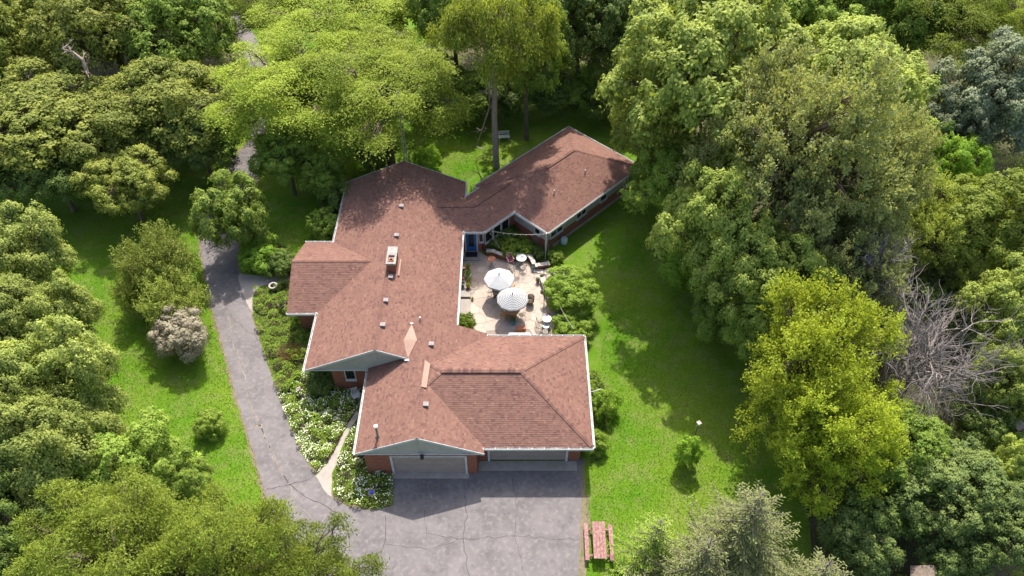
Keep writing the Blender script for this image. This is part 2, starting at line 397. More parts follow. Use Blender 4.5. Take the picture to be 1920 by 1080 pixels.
def crown_leaves(g, P_, D_, T_, m, cr, size, style):
    """m leaves in a dome-shaped clump of radius cr around each clump centre"""
    n = len(P_); idx = np.repeat(np.arange(n), m)
    c = P_[idx]; d = D_[idx]
    if style == 'dome':
        o = g.normal(size=(n * m, 3)) * np.array([0.50, 0.50, 0.20]) * cr
        o[:, 2] -= (o[:, 0] ** 2 + o[:, 1] ** 2) / (cr * 1.6)
        nn = norm(0.45 * d + np.array([0, 0, 0.75]) + 0.75 * o / cr + 0.30 * g.normal(size=(n * m, 3)))
        ax = np.cross(nn, g.normal(size=(n * m, 3))); L = size * g.uniform(0.55, 1.5, n * m); Wd = L * 0.70
    elif style == 'spray':   # flat feathery layers
        o = g.normal(size=(n * m, 3)) * np.array([0.55, 0.55, 0.10]) * cr
        o[:, 2] -= (o[:, 0] ** 2 + o[:, 1] ** 2) / (cr * 2.6)
        nn = norm(np.array([0, 0, 1.0]) + 0.25 * d + 0.35 * g.normal(size=(n * m, 3)))
        rad = o * np.array([1, 1, 0]) + 0.4 * g.normal(size=(n * m, 3)); ax = norm(rad + np.array([0, 0, -0.15]))
        L = size * g.uniform(0.9, 1.6, n * m); Wd = L * 0.36
    elif style == 'hang':    # pendulous long leaves
        o = g.normal(size=(n * m, 3)) * np.array([0.42, 0.42, 0.55]) * cr
        ax = norm(np.array([0, 0, -1.0]) + 0.55 * d + 0.40 * g.normal(size=(n * m, 3)))
        nn = norm(d + 0.6 * g.normal(size=(n * m, 3)) + np.array([0, 0, 0.35])); L = size * g.uniform(1.0, 1.8, n * m); Wd = L * 0.34
    elif style == 'shoot':   # clump stretched along the outward shoot
        s = g.uniform(-0.9, 1.3, (n * m, 1)); dd = norm(d + np.array([0, 0, 0.15]))
        o = dd * s * cr + g.normal(size=(n * m, 3)) * 0.24 * cr * (1.25 - 0.5 * np.abs(s))
        nn = norm(0.5 * d + np.array([0, 0, 0.6]) + 0.5 * g.normal(size=(n * m, 3)))
        ax = norm(dd + 0.8 * g.normal(size=(n * m, 3))); L = size * g.uniform(0.7, 1.3, n * m); Wd = L * 0.66
    t = np.clip(0.50 + 1.3 * T_[idx] + 0.12 * g.normal(size=n * m) + 0.38 * (o[:, 2] / cr), 0, 1)  # upper leaves of a clump toned lighter: light from above painted in
    return c + o, ax, nn, L, Wd, t

def curve_pts(g, a, b, n=5, wob=0.08, sag=0.0):
    a = np.array(a, float); b = np.array(b, float); L = np.linalg.norm(b - a); out = []
    for i in range(n):
        t = i / (n - 1); p = a + (b - a) * t
        if 0 < i < n - 1: p = p + g.normal(size=3) * wob * L * 0.5
        p[2] += sag * L * math.sin(PI * t)
        out.append(p)
    return out

def tree_meshes(name, seed, rx, rz, style='dome', nlobe=16, per=34, m=44, cr=0.62, leaf=0.22, zc=6.0, trunk_r=0.28,
                low=-0.35, lr=(0.34, 0.50), fork=0.45, inner=0.10):
    """crown + trunk meshes with the trunk base at the origin, crown centre at height zc"""
    g = np.random.default_rng(seed)
    P_, D_, T_, lob = crown_clumps(g, rx, rz, nlobe, per, low=low, lr=lr)
    C, A, N_, L, Wd, t = crown_leaves(g, P_, D_, T_, m, cr, leaf, style)
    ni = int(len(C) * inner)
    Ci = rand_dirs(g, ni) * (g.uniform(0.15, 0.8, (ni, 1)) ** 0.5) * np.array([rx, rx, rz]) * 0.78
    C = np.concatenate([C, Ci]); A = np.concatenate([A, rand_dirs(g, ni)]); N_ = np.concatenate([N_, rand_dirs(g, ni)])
    L = np.concatenate([L, np.full(ni, leaf * 1.3)]); Wd = np.concatenate([Wd, np.full(ni, leaf)]); t = np.concatenate([t, np.full(ni, 0.15)])  # inner leaves get a dark tone: painted shade inside the crown
    C = C + np.array([0, 0, zc])
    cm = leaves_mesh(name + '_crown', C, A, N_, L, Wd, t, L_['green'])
    tb = MB()
    top = np.array([g.normal() * 0.3, g.normal() * 0.3, zc + rz * 0.45]); fz = (zc - rz) + (rz) * fork
    fz = max(fz, zc * 0.25)
    pts = [np.array([0, 0, -0.2]), np.array([0, 0, 0.25]), np.array([g.normal() * .06, g.normal() * .06, fz * 0.5]), np.array([g.normal() * .12, g.normal() * .12, fz]),
           (np.array([0, 0, fz]) + top) / 2, top]
    rr = [trunk_r * 1.5, trunk_r * 1.12, trunk_r * 0.92, trunk_r * 0.8, trunk_r * 0.5, trunk_r * 0.15]
    tb.tube(pts, rr, 9)
    for c, r in lob[:-1]:
        c = np.array(c) + np.array([0, 0, zc]); k = g.uniform(0.0, 0.75)
        st = pts[3] * (1 - k) + top * k
        st = st if st[2] < c[2] + 0.5 else pts[3]
        cp = curve_pts(g, st, c, 5, 0.10, 0.05)
        tb.tube(cp, [trunk_r * q for q in (0.5, 0.38, 0.27, 0.18, 0.10)], 6)
        dl = np.linalg.norm(P_ + np.array([0, 0, zc]) - c, axis=1); near = np.argsort(dl)[:9]
        for j in near:
            s0 = cp[int(g.integers(2, 5))]
            tb.tube(curve_pts(g, s0, P_[j] + np.array([0, 0, zc]), 3, 0.14), [trunk_r * 0.12, trunk_r * 0.07, trunk_r * 0.03], 4, cap=False)
    tm = tb.mesh(name + '_trunk', M['bark'])
    tm.polygons.foreach_set('use_smooth', [True] * len(tm.polygons))
    return cm, tm

PROTO = {}
def proto(key, **kw):
    PROTO[key] = [tree_meshes(key, 100 + 17 * i + len(key) * 3, **kw) for i in range(kw.pop('_n', 2))] if False else None
def protos(key, n, **kw):
    PROTO[key] = [tree_meshes(key, 100 + 31 * i + sum(map(ord, key)), **kw) for i in range(n)]
# prototypes, crown radius about 5 m
protos('oak', 3, rx=5.0, rz=3.9, style='dome', nlobe=30, per=27, m=56, cr=0.52, leaf=0.19, zc=7.0, lr=(0.20, 0.36))
protos('maple', 3, rx=5.0, rz=4.8, style='dome', nlobe=34, per=28, m=54, cr=0.50, leaf=0.20, zc=8.0, lr=(0.18, 0.34))
protos('linden', 2, rx=5.0, rz=4.2, style='dome', nlobe=30, per=24, m=70, cr=0.62, leaf=0.20, zc=6.5, lr=(0.20, 0.34))
protos('elm', 2, rx=5.0, rz=3.8, style='shoot', nlobe=34, per=30, m=54, cr=0.50, leaf=0.16, zc=7.0, lr=(0.18, 0.34))
protos('locust', 2, rx=5.0, rz=3.2, style='spray', nlobe=32, per=19, m=100, cr=0.72, leaf=0.15, zc=8.5, lr=(0.16, 0.32), fork=0.35, inner=0.0)
protos('walnut', 1, rx=5.0, rz=4.4, style='hang', nlobe=30, per=22, m=64, cr=0.70, leaf=0.20, zc=14.5, trunk_r=0.29, low=-0.5, lr=(0.18, 0.32), fork=0.35, inner=0.02)
protos('shoot', 2, rx=5.0, rz=5.2, style='shoot', nlobe=34, per=26, m=54, cr=0.75, leaf=0.19, zc=6.5, lr=(0.18, 0.34), low=-0.6)
protos('shrub', 3, rx=2.0, rz=1.4, style='dome', nlobe=20, per=20, m=34, cr=0.30, leaf=0.13, zc=1.3, trunk_r=0.05, low=-0.6, lr=(0.22, 0.42), fork=0.2)
protos('small', 2, rx=2.6, rz=2.3, style='dome', nlobe=24, per=24, m=44, cr=0.36, leaf=0.15, zc=3.0, trunk_r=0.10, low=-0.7, lr=(0.22, 0.38), fork=0.2)
protos('juniper', 2, rx=2.6, rz=1.9, style='shoot', nlobe=22, per=22, m=54, cr=0.52, leaf=0.12, zc=2.2, trunk_r=0.08, low=-0.4, lr=(0.2, 0.38), fork=0.2)

def tree(name, kind, pos, rpx_m, zc, material, label, cat='tree', group=None, hs=1.0, var=None, rz=None, bark=None):
    """pos: world xy of the crown; rpx_m: crown radius in metres; zc: crown centre height"""
    var = rnd.randrange(len(PROTO[kind])) if var is None else var
    cm, tm = PROTO[kind][var]
    base_r = {'shrub': 2.0, 'small': 2.6, 'juniper': 2.6}.get(kind, 5.0)
    base_z = {'oak': 7.0, 'maple': 8.0, 'linden': 6.5, 'elm': 7.0, 'locust': 8.5, 'walnut': 14.5, 'shoot': 6.5, 'juniper': 2.2, 'shrub': 1.3, 'small': 3.0}[kind]
    s = rpx_m / base_r
    e = empty(name, (pos[0], pos[1], 0), rnd.uniform(0, 2 * PI) if rz is None else rz, label, cat, group)
    e.scale = (s * rnd.uniform(.92, 1.1), s * rnd.uniform(.92, 1.1), zc / base_z * hs)
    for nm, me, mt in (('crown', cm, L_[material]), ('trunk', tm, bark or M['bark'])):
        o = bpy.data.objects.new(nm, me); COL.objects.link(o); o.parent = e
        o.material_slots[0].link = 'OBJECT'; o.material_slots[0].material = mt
    return e

def in_poly(px, py, poly):
    ins = np.zeros(len(px), bool); n = len(poly)
    for i in range(n):
        x1, y1 = poly[i][0], poly[i][1]; x2, y2 = poly[(i + 1) % n][0], poly[(i + 1) % n][1]
        c = ((y1 > py) != (y2 > py)); xi = (x2 - x1) * (py - y1) / ((y2 - y1) if abs(y2 - y1) > 1e-9 else 1e-9) + x1
        ins ^= c & (px < xi)
    return ins
def pts_in(g, poly, n):
    a = np.array([[p[0], p[1]] for p in poly]); lo, hi = a.min(0), a.max(0)
    q = g.uniform(lo, hi, (n, 2)); return q[in_poly(q[:, 0], q[:, 1], a)]

# ------------------------------------------------------------------ GROUND
def sheet(name, poly, z, m, kind='structure', parent=None, thick=0.0):
    b = MB()
    if thick: b.prism(poly, z - thick, z)
    else:
        n = len(poly); area = sum(poly[i][0] * poly[(i + 1) % n][1] - poly[(i + 1) % n][0] * poly[i][1] for i in range(n))
        b.face([(p[0], p[1], z) for p in (poly if area > 0 else list(reversed(poly)))])
    o = b.build(name, m, parent)
    if kind: o['kind'] = kind
    return o
def smooth_poly(pts, it=2):
    for _ in range(it):
        q = []
        for i in range(len(pts)):
            a = Vector(pts[i]); b = Vector(pts[(i + 1) % len(pts)])
            q += [a * 0.75 + b * 0.25, a * 0.25 + b * 0.75]
        pts = q
    return pts
def jag(pts, step=0.5, amp=0.07, seed=1):
    r = random.Random(seed); out = []
    for i in range(len(pts)):
        a = Vector(pts[i]); b = Vector(pts[(i + 1) % len(pts)]); d = b - a; n = max(1, int(d.length / step))
        nrm = Vector((-d.y, d.x, 0)).normalized() if d.length > 0 else Vector((0, 0, 0))
        for k in range(n): out.append(a + d * (k / n) + nrm * r.uniform(-amp, amp) * (k > 0))
    return out

gb = MB(); NX = 1
gb.face([(-900, -600, 0), (900, -600, 0), (900, 1200, 0), (-900, 1200, 0)])
ground = gb.build('lawn', M['lawn']); ground['kind'] = 'structure'

wood_floor = smooth_poly([at(*p) for p in ((850, 196), (1010, 190), (1150, 205), (1230, 300), (1300, 430), (1390, 560), (1450, 700), (1480, 860), (1530, 1000), (1500, 1250), (2500, 1250), (2500, -100), (1700, -190), (760, -190), (780, 60))], 2)
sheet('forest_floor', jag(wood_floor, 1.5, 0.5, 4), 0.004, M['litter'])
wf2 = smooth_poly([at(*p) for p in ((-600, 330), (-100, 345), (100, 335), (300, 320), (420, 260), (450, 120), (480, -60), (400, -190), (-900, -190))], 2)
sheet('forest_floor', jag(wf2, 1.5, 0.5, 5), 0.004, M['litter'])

DL = [(470, 262), (436, 300), (400, 370), (376, 440), (378, 478), (393, 560), (425, 670), (446, 750), (470, 830), (497, 920), (520, 990), (560, 1060), (600, 1130), (700, 1260)]
DR = [(1080, 1260), (1085, 1080), (1090, 922), (1092, 862), (735, 890), (736, 952), (690, 956), (655, 952), (625, 935), (592, 893), (565, 850), (541, 793), (520, 735), (500, 678), (482, 620), (466, 575), (450, 530), (446, 500), (452, 440), (470, 380), (490, 300), (496, 262)]
far = [(496, 262), (500, 200), (505, 130), (480, 70), (440, 15), (425, -60), (380, -130), (340, -130), (395, -60), (412, 15), (445, 70), (470, 130), (470, 200), (470, 262)]
drive_main = [at(*p) for p in DL] + [at(*p) for p in DR]
drive_far = [at(*p) for p in far]
edge_poly = jag(drive_main, 0.4, 0.13, 9)
# gravelly dirt rim just under the asphalt
def offset(poly, d):
    n = len(poly); area = sum(poly[i][0] * poly[(i + 1) % n][1] - poly[(i + 1) % n][0] * poly[i][1] for i in range(n)); s = 1 if area > 0 else -1
    out = []
    for i in range(n):
        a, b, c = Vector(poly[i - 1]), Vector(poly[i]), Vector(poly[(i + 1) % n])
        n1 = Vector(((b - a).y, -(b - a).x, 0)).normalized(); n2 = Vector(((c - b).y, -(c - b).x, 0)).normalized()
        m_ = (n1 + n2); m_ = m_.normalized() if m_.length > 0.1 else n1
        out.append(b + m_ * d * s)
    return out
sheet('gravel_verge', jag(offset(drive_main, 0.22), 0.35, 0.14, 3), 0.008, M['edge'])
drive = sheet('driveway', jag(drive_main, 0.35, 0.05, 2), 0.016, M['asphalt'])
sheet('far_driveway', drive_far, 0.012, M['asphalt'])
# apron in front of the right-hand garage
sheet('garage_apron', [(-2.35, 26.55, 0), (4.35, 26.55, 0), (4.35, 27.3, 0), (-2.35, 27.3, 0)], 0.022, M['concrete'], parent=None)
sheet('worn_verge', jag([at(1090, 925), at(1104, 930), at(1108, 1000), at(1098, 1080), at(1090, 1080)], 0.3, 0.1, 6), 0.009, M['edge'])

def crack(b, pts, w=0.05, seed=0):
    r = random.Random(seed); P_ = [pts[0]]
    for i in range(len(pts) - 1):
        a, c = Vector(pts[i]), Vector(pts[i + 1]); d = c - a; n = max(2, int(d.length / 0.35)); nn = Vector((-d.y, d.x, 0)).normalized()
        for k in range(1, n + 1): P_.append(a + d * (k / n) + nn * r.uniform(-0.10, 0.10) * (k < n))
    for i in range(len(P_) - 1):
        a, c = Vector(P_[i]), Vector(P_[i + 1]); d = (c - a); nn = Vector((-d.y, d.x, 0)).normalized(); w1 = w * r.uniform(0.35, 1.2); w2 = w * r.uniform(0.35, 1.2)
        b.face([(a.x - nn.x * w1, a.y - nn.y * w1, 0.020), (c.x - nn.x * w2, c.y - nn.y * w2, 0.020), (c.x + nn.x * w2, c.y + nn.y * w2, 0.020), (a.x + nn.x * w1, a.y + nn.y * w1, 0.020)])
cb_ = MB(); cd = MB()
def dpt(*p): return at(*p, 0.02)
crack(cb_, [dpt(428, 590), dpt(437, 640), dpt(455, 690), dpt(463, 740), dpt(490, 800), dpt(512, 860), dpt(540, 905), dpt(560, 950)], 0.05, 1)
crack(cb_, [dpt(462, 806), dpt(500, 796)], 0.09, 2)
crack(cb_, [dpt(468, 765), dpt(540, 905)], 0.03, 33)
crack(cd, [dpt(500, 917), dpt(545, 908), dpt(585, 895), dpt(596, 880)], 0.030, 3)
crack(cd, [dpt(545, 908), dpt(580, 935), dpt(640, 965), dpt(655, 1010), dpt(650, 1060)], 0.028, 4)
crack(cd, [dpt(723, 965), dpt(720, 1020), dpt(700, 1060), dpt(690, 1120)], 0.028, 5)
crack(cb_, [dpt(560, 950), dpt(600, 985), dpt(625, 950)], 0.03, 6)
crack(cd, [dpt(796, 957), dpt(800, 1000), dpt(870, 1010), dpt(960, 1005), dpt(1088, 1012)], 0.018, 7)
crack(cd, [dpt(870, 900), dpt(875, 960), dpt(868, 1010), dpt(880, 1080)], 0.022, 8)
crack(cd, [dpt(960, 895), dpt(970, 950), dpt(965, 1005), dpt(985, 1080)], 0.018, 9)
crack(cd, [dpt(720, 1020), dpt(800, 1030), dpt(870, 1010)], 0.018, 10)
crack(cd, [dpt(410, 560), dpt(440, 600), dpt(490, 640)], 0.018, 11)
crack(cb_, [dpt(800, 905), dpt(812, 945)], 0.04, 12); crack(cb_, [dpt(884, 905), dpt(900, 930), dpt(930, 915)], 0.03, 13)
o = cb_.build('pavement_crack', M['crack'], drive); o['kind'] = 'stuff'
o = cd.build('pavement_crack', mat('dark_crack', (0.05, 0.045, 0.043), 0.95, (0.10, 0.088, 0.082), 2), drive); o['kind'] = 'stuff'

# front walk and stone path
sheet('front_walk', jag(smooth_poly([at(*p) for p in ((444, 512), (470, 516), (500, 518), (544, 514), (544, 530), (500, 534), (482, 540), (474, 556), (477, 588), (466, 578), (452, 540))], 1), 0.4, 0.03, 8), 0.022, M['concrete'])
sheet('garden_path', jag([at(*p) for p in ((592, 893), (612, 872), (630, 840), (645, 810), (662, 780), (668, 770), (674, 776), (660, 800), (645, 830), (634, 862), (622, 888), (622, 932), (605, 915))], 0.3, 0.06, 11), 0.024, M['concrete'])

# ------------------------------------------------------------------ HOUSE
SL = 0.44; ZE = 2.75
house = empty('ranch_house', (-6, 38, 0), 0, 'sprawling L-shaped red brick ranch house with brownish red shingled roofs', 'house')
HI = Matrix.Translation((6, -38, 0))
def hpart(b, name, mats, parent=None, **k):
    """parts are authored in world coordinates and stored relative to the house"""
    b.v = [(x + 6, y - 38, z) for x, y, z in b.v]
    return b.build(name, mats, parent or house, **k)

def clip2(poly, clip):
    out = poly; n = len(clip)
    for i in range(n):
        a, b = clip[i], clip[(i + 1) % n]; inp = out; out = []
        if not inp: return []
        def side(p): return (b[0] - a[0]) * (p[1] - a[1]) - (b[1] - a[1]) * (p[0] - a[0])
        for j in range(len(inp)):
            p, q = inp[j - 1], inp[j]; sp, sq = side(p), side(q)
            if sq >= 0:
                if sp < 0: t = sp / (sp - sq); out.append((p[0] + (q[0] - p[0]) * t, p[1] + (q[1] - p[1]) * t))
                out.append(q)
            elif sp >= 0:
                t = sp / (sp - sq); out.append((p[0] + (q[0] - p[0]) * t, p[1] + (q[1] - p[1]) * t))
    return out
SLOPES = []   # every slope: (roof id, polygon 3d)
def slope_h(poly, x, y):
    """height of slope plane at x,y or None when outside"""
    if not in_poly(np.array([x]), np.array([y]), poly)[0]: return None
    a, b, c = Vector(poly[0]), Vector(poly[1]), Vector(poly[2]); n = (b - a).cross(c - a)
    return a.z - (n.x * (x - a.x) + n.y * (y - a.y)) / n.z

def add_roof(rid, slopes): 
    for s in slopes: SLOPES.append((rid, [Vector(p) for p in s]))
def build_roof(rid):
    deck = MB(); sh = MB()
    for r_, poly in SLOPES:
        if r_ != rid: continue
        n = len(poly); low = [p - Vector((0, 0, 0.13)) for p in poly]
        deck.face(poly); deck.face(list(reversed(low)))
        for i in range(n): deck.face([poly[i], low[i], low[(i + 1) % n], poly[(i + 1) % n]])
        o = poly[0]; u = (poly[1] - o).normalized(); nn = (poly[1] - o).cross(poly[-1] - o).normalized()
        if nn.z < 0: nn = -nn
        v = nn.cross(u)
        P2 = [((p - o).dot(u), (p - o).dot(v)) for p in poly]
        ar = sum(P2[i][0] * P2[(i + 1) % n][1] - P2[(i + 1) % n][0] * P2[i][1] for i in range(n))
        if ar < 0: P2.reverse()
        u0 = min(p[0] for p in P2); u1 = max(p[0] for p in P2); v0 = min(p[1] for p in P2); v1 = max(p[1] for p in P2)
        row = 0; vv = v0; EX = 0.14
        while vv < v1:
            uu = u0 - rnd.uniform(0, 0.4); wave = rnd.uniform(-0.04, 0.04)
            while uu < u1:
                w = rnd.choice((0.13, 0.17, 0.22, 0.28)); 
                q = clip2([(uu, vv), (uu + w - 0.008, vv), (uu + w - 0.008, vv + EX + 0.02), (uu, vv + EX + 0.02)], P2)
                uu += w
                if len(q) < 3: continue
                cx = sum(p[0] for p in q) / len(q); cy = sum(p[1] for p in q) / len(q); cp = o + u * cx + v * cy
                hid = False
                for r2, pl in SLOPES:
                    if r2 == rid: continue
                    h = slope_h(pl, cp.x, cp.y)
                    if h is not None and h > cp.z + 0.10: hid = True; break
                if hid: continue
                tone = min(1, max(0, rnd.gauss(0.56, 0.15) + wave)); 
                if rnd.random() < 0.10: tone = rnd.uniform(0.1, 0.35)
                th = rnd.choice((0.010, 0.017))
                top = [o + u * p[0] + v * p[1] + nn * (0.004 + th * (1 - (p[1] - vv) / (EX + 0.02))) for p in q]
                sh.face(top, 0, tone)
                lo_ = [p for p in q if p[1] < vv + 1e-4]
                if len(lo_) == 2:
                    a, b = sorted(lo_)
                    A_ = o + u * a[0] + v * a[1]; B_ = o + u * b[0] + v * b[1]
                    sh.face([A_ - nn * .002, B_ - nn * .002, B_ + nn * (0.004 + th), A_ + nn * (0.004 + th)], 0, tone * 0.75)  # butt edge toned darker: shadow line of the course painted in
            vv += EX; row += 1
    d = hpart(deck, 'roof', M['underlay'])
    sh.v = [(x + 6, y - 38, z) for x, y, z in sh.v]
    s = sh.build('shingles', M['shingle'], d); s['kind'] = 'stuff'
    return d
def ridge_cap(parent, a, b, w=0.15, nrmL=None, seed=0, lift=0.035, contrast=1.0, drop=None):
    """overlapping folded cap shingles from a to b; drop: how far each wing falls per metre of width"""
    a, b = Vector(a), Vector(b); d = b - a; L = d.length; d.normalize(); side = d.cross(Vector((0, 0, 1))).normalized(); up = side.cross(d)
    k = MB(); n = int(L / 0.17); dr = drop if drop is not None else SL * 0.9
    for i in range(n):
        s0 = a + d * (i * L / n); s1 = a + d * ((i + 1.25) * L / n)
        l0 = lift + 0.022; l1 = lift
        t = min(1, max(0, rnd.gauss(0.42, 0.27 * contrast)))
        for sg in (-1, 1):
            e = side * sg * w - Vector((0, 0, 1)) * dr * w
            k.face([s0 + up * l0, s1 + up * l1, s1 + up * l1 + e, s0 + up * l0 + e] if sg > 0 else [s0 + up * l0 + e, s1 + up * l1 + e, s1 + up * l1, s0 + up * l0], 0, t)
            k.face([s0 + up * l0 + e, s1 + up * l1 + e, s1 + e - up * 0.01, s0 + e - up * 0.01], 0, t * 0.5)  # cap edges toned darker: shade along the ridge painted in
        k.face([s0 + up * l0 - side * w - Vector((0, 0, dr * w)), s0 + up * l0, s0 + up * (l0 - .03), s0 + up * (l0 - .03) - side * w - Vector((0, 0, dr * w))], 0, t * 0.5)
    k.v = [(x + 6, y - 38, z) for x, y, z in k.v]
    o = k.build('ridge_caps', M['shingle'], parent); o['kind'] = 'stuff'
    return o

def gable(rid, x0, x1, y0, y1, axis):
    """rectangular gable; axis 'y' ridge along y"""
    if axis == 'y':
        xm = (x0 + x1) / 2; zr = ZE + SL * (x1 - x0) / 2
        add_roof(rid, [[(x0, y1, ZE), (x0, y0, ZE), (xm, y0, zr), (xm, y1, zr)], [(x1, y0, ZE), (x1, y1, ZE), (xm, y1, zr), (xm, y0, zr)]])
    else:
        ym = (y0 + y1) / 2; zr = ZE + SL * (y1 - y0) / 2
        add_roof(rid, [[(x0, y0, ZE), (x1, y0, ZE), (x1, ym, zr), (x0, ym, zr)], [(x1, y1, ZE), (x0, y1, ZE), (x0, ym, zr), (x1, ym, zr)]])
    return zr
# main, garage A (gable), garage B (hip), west wing, link E-W, link diagonal, bedroom wing
MX0, MX1, MY0, MY1 = -14.50, -4.07, 32.85, 53.6
zM = gable('main', MX0, MX1, MY0, MY1, 'y')
AX0, AX1, AY0, AY1 = -10.05, -1.80, 26.2, 36.2
zA = gable('ga', AX0, AX1, AY0, AY1, 'y')
BX1, BY0, BY1 = 5.22, 26.65, 35.92; bym = (BY0 + BY1) / 2; bh = (BY1 - BY0) / 2; zB = ZE + SL * bh
rW = Vector((-4.65, bym, zB)); rE = Vector((BX1 - bh, bym, zB))
# west hip of B is a steep little face landing on A's ridge line; B's long slopes run on under A
hwN = Vector((-5.75, bym + 0.95, zB - SL * 0.95)); hwS = Vector((-5.75, bym - 0.95, zB - SL * 0.95))
add_roof('gb', [[Vector((-1.9, BY0, ZE)), Vector((BX1, BY0, ZE)), rE, rW, hwS],
                [Vector((BX1, BY1, ZE)), Vector((-1.9, BY1, ZE)), hwN, rW, rE],
                [Vector((BX1, BY0, ZE)), Vector((BX1, BY1, ZE)), rE],
                [hwN, hwS, rW]])
WX0, WY0, WY1 = -16.80, 38.2, 45.85
zW = gable('west', WX0, -9.6, WY0, WY1, 'x')
EY0, EY1 = 47.17, 51.43
PH = math.radians(45.6); ua = Vector((math.cos(PH), math.sin(PH), 0)); va = Vector((math.sin(PH), -math.cos(PH), 0))   # va points SE
cSE = Vector((2.95, 47.04, 0)); CW = 8.6; CLn = 12.3
def cp(a, b, z): 
    """wing C coordinates: a along the axis from the S corner, b towards NW from the SE eave"""
    p = cSE + ua * a - va * b; return Vector((p.x, p.y, z))
hC = CW / 2; zC = ZE + SL * hC
c2_, c1_ = cp(hC, hC, zC), cp(CLn - hC, hC, zC)
add_roof('wing', [[cp(0, 0, ZE), cp(CLn, 0, ZE), c1_, c2_], [cp(CLn, CW, ZE), cp(0, CW, ZE), c2_, c1_],
                  [cp(CLn, 0, ZE), cp(CLn, CW, ZE), c1_], [cp(0, CW, ZE), cp(0, 0, ZE), c2_]])
# diagonal link: SE eave passes (0.05,49.57): b offset
bI = (Vector((0.05, 49.57, 0)) - cSE).dot(-va); LW = EY1 - EY0; zL = ZE + SL * LW / 2
bM = bI + LW / 2; bO = bI + LW
def xhit(b, y):   # point on the line at offset b with world y
    p0 = cSE - va * b; t = (y - p0.y) / ua.y; return p0 + ua * t, t
pS, tS = xhit(bI, EY0); pM, tM = xhit(bM, (EY0 + EY1) / 2); pN, tN = xhit(bO, EY1)
aEnd = 4.0
def Z(p, z): return Vector((p.x, p.y, z))
endM = (zL - ZE) / SL
add_roof('link', [[Z(pS, ZE), cp(aEnd, bI, ZE), cp(aEnd, bM, zL), Z(pM, zL)], [cp(aEnd, bO, ZE), Z(pN, ZE), Z(pM, zL), cp(aEnd, bM, zL)]])
add_roof('link', [[Vector((-6.4, EY0, ZE)), Z(pS, ZE), Z(pM, zL), Vector((-6.4, (EY0 + EY1) / 2, zL))],
                  [Z(pN, ZE), Vector((-6.4, EY1, ZE)), Vector((-6.4, (EY0 + EY1) / 2, zL)), Z(pM, zL)]])
RO = {k: build_roof(k) for k in ('main', 'ga', 'gb', 'west', 'wing', 'link')}
xm = (MX0 + MX1) / 2; xa = (AX0 + AX1) / 2
ridge_cap(RO['main'], (xm, MY0, zM), (xm, MY1, zM), 0.14, contrast=0.45, lift=0.015)
ridge_cap(RO['ga'], (xa, AY0, zA), (xa, bym - 1.2, zA), 0.14, contrast=0.45, lift=0.015)
ridge_cap(RO['west'], (WX0, (WY0 + WY1) / 2, zW), (MX0 + (zW - ZE) / SL, (WY0 + WY1) / 2, zW), 0.14, contrast=0.4, lift=0.02)
ridge_cap(RO['gb'], rE, rW, 0.19, lift=0.10)
ridge_cap(RO['gb'], Vector((BX1, BY0, ZE)), rE, 0.16, drop=0.31); ridge_cap(RO['gb'], Vector((BX1, BY1, ZE)), rE, 0.16, drop=0.31)
ridge_cap(RO['gb'], hwS, rW, 0.16, drop=0.31); ridge_cap(RO['gb'], hwN, rW, 0.16, drop=0.31)
ridge_cap(RO['wing'], c1_, c2_, 0.16, lift=0.07, contrast=0.6)
for q, e in ((cp(0, 0, ZE), c2_), (cp(0, CW, ZE), c2_), (cp(CLn, 0, ZE), c1_), (cp(CLn, CW, ZE), c1_)): ridge_cap(RO['wing'], q, e, 0.14, drop=0.31, contrast=0.6, lift=0.02)
ridge_cap(RO['link'], Z(pM, zL), cp(1.6, bM, zL), 0.16, lift=0.07, contrast=0.6)
ridge_cap(RO['link'], (-6.15, (EY0 + EY1) / 2, zL), Z(pM, zL), 0.16, lift=0.05, contrast=0.6)

def on_roof(px, py, dz=0.0):
    """point on the highest roof surface in the survey direction"""
    best = None
    for rid, poly in SLOPES:
        z = 3.5
        for _ in range(25):
            p = at(px, py, z); a, b_, c = poly[0], poly[1], poly[2]; n = (b_ - a).cross(c - a)
            z = 0.5 * z + 0.5 * (a.z - (n.x * (p.x - a.x) + n.y * (p.y - a.y)) / n.z)
        p = at(px, py, z)
        if in_poly(np.array([p.x]), np.array([p.y]), poly)[0] and (best is None or p.z > best.z): best = p
    return best + Vector((0, 0, dz))
# tan flashing pieces: the diamond saddle beside the main gable and the strip under B's west hip
b = MB()
zs = lambda x: ZE + SL * (MX1 - x)     # main east slope height
za_ = lambda x: ZE + SL * (x - AX0)
dtop = at(771, 606, 3.75); dbot = at(759, 676, 3.7); 
def on_main(px, py, dz=0.05):
    z = 4.0
    for _ in range(12):
        p = at(px, py, z); z = zs(p.x) + dz
    return at(px, py, z)
def on_a(px, py, dz=0.05):
    z = 4.0
    for _ in range(12):
        p = at(px, py, z); z = za_(p.x) + dz
    return at(px, py, z)
t_, l_, r_, bt = on_main(772, 607, .05), on_main(757, 637, .06), on_a(782, 637, .06), on_a(763, 676, .06)
mid = (l_ + r_) / 2 + Vector((0, 0, 0.10))
b.face([t_, l_, mid]); b.face([t_, mid, r_]); b.face([l_, bt, mid]); b.face([mid, bt, r_])
b.box((t_.x, t_.y, t_.z + .02), (0.22, 0.12, 0.05), 0, 1); b.box((bt.x, bt.y, bt.z + .02), (0.3, 0.1, 0.05), 0, 1)
hpart(b, 'saddle_flashing', [M['copper'], M['white']])
b = MB()
b.face([hwN + Vector((0, -.02, .03)), hwN + Vector((-0.12, 0, -0.30)), hwS + Vector((-0.25, 0, -0.34)), hwS + Vector((0, 0, .03))])
qq = [on_roof(px, py, .13) for px, py in ((797, 677), (790, 727), (800, 729), (807, 684))]
b.face(qq); lo4 = [q - Vector((0, 0, .3)) for q in qq]
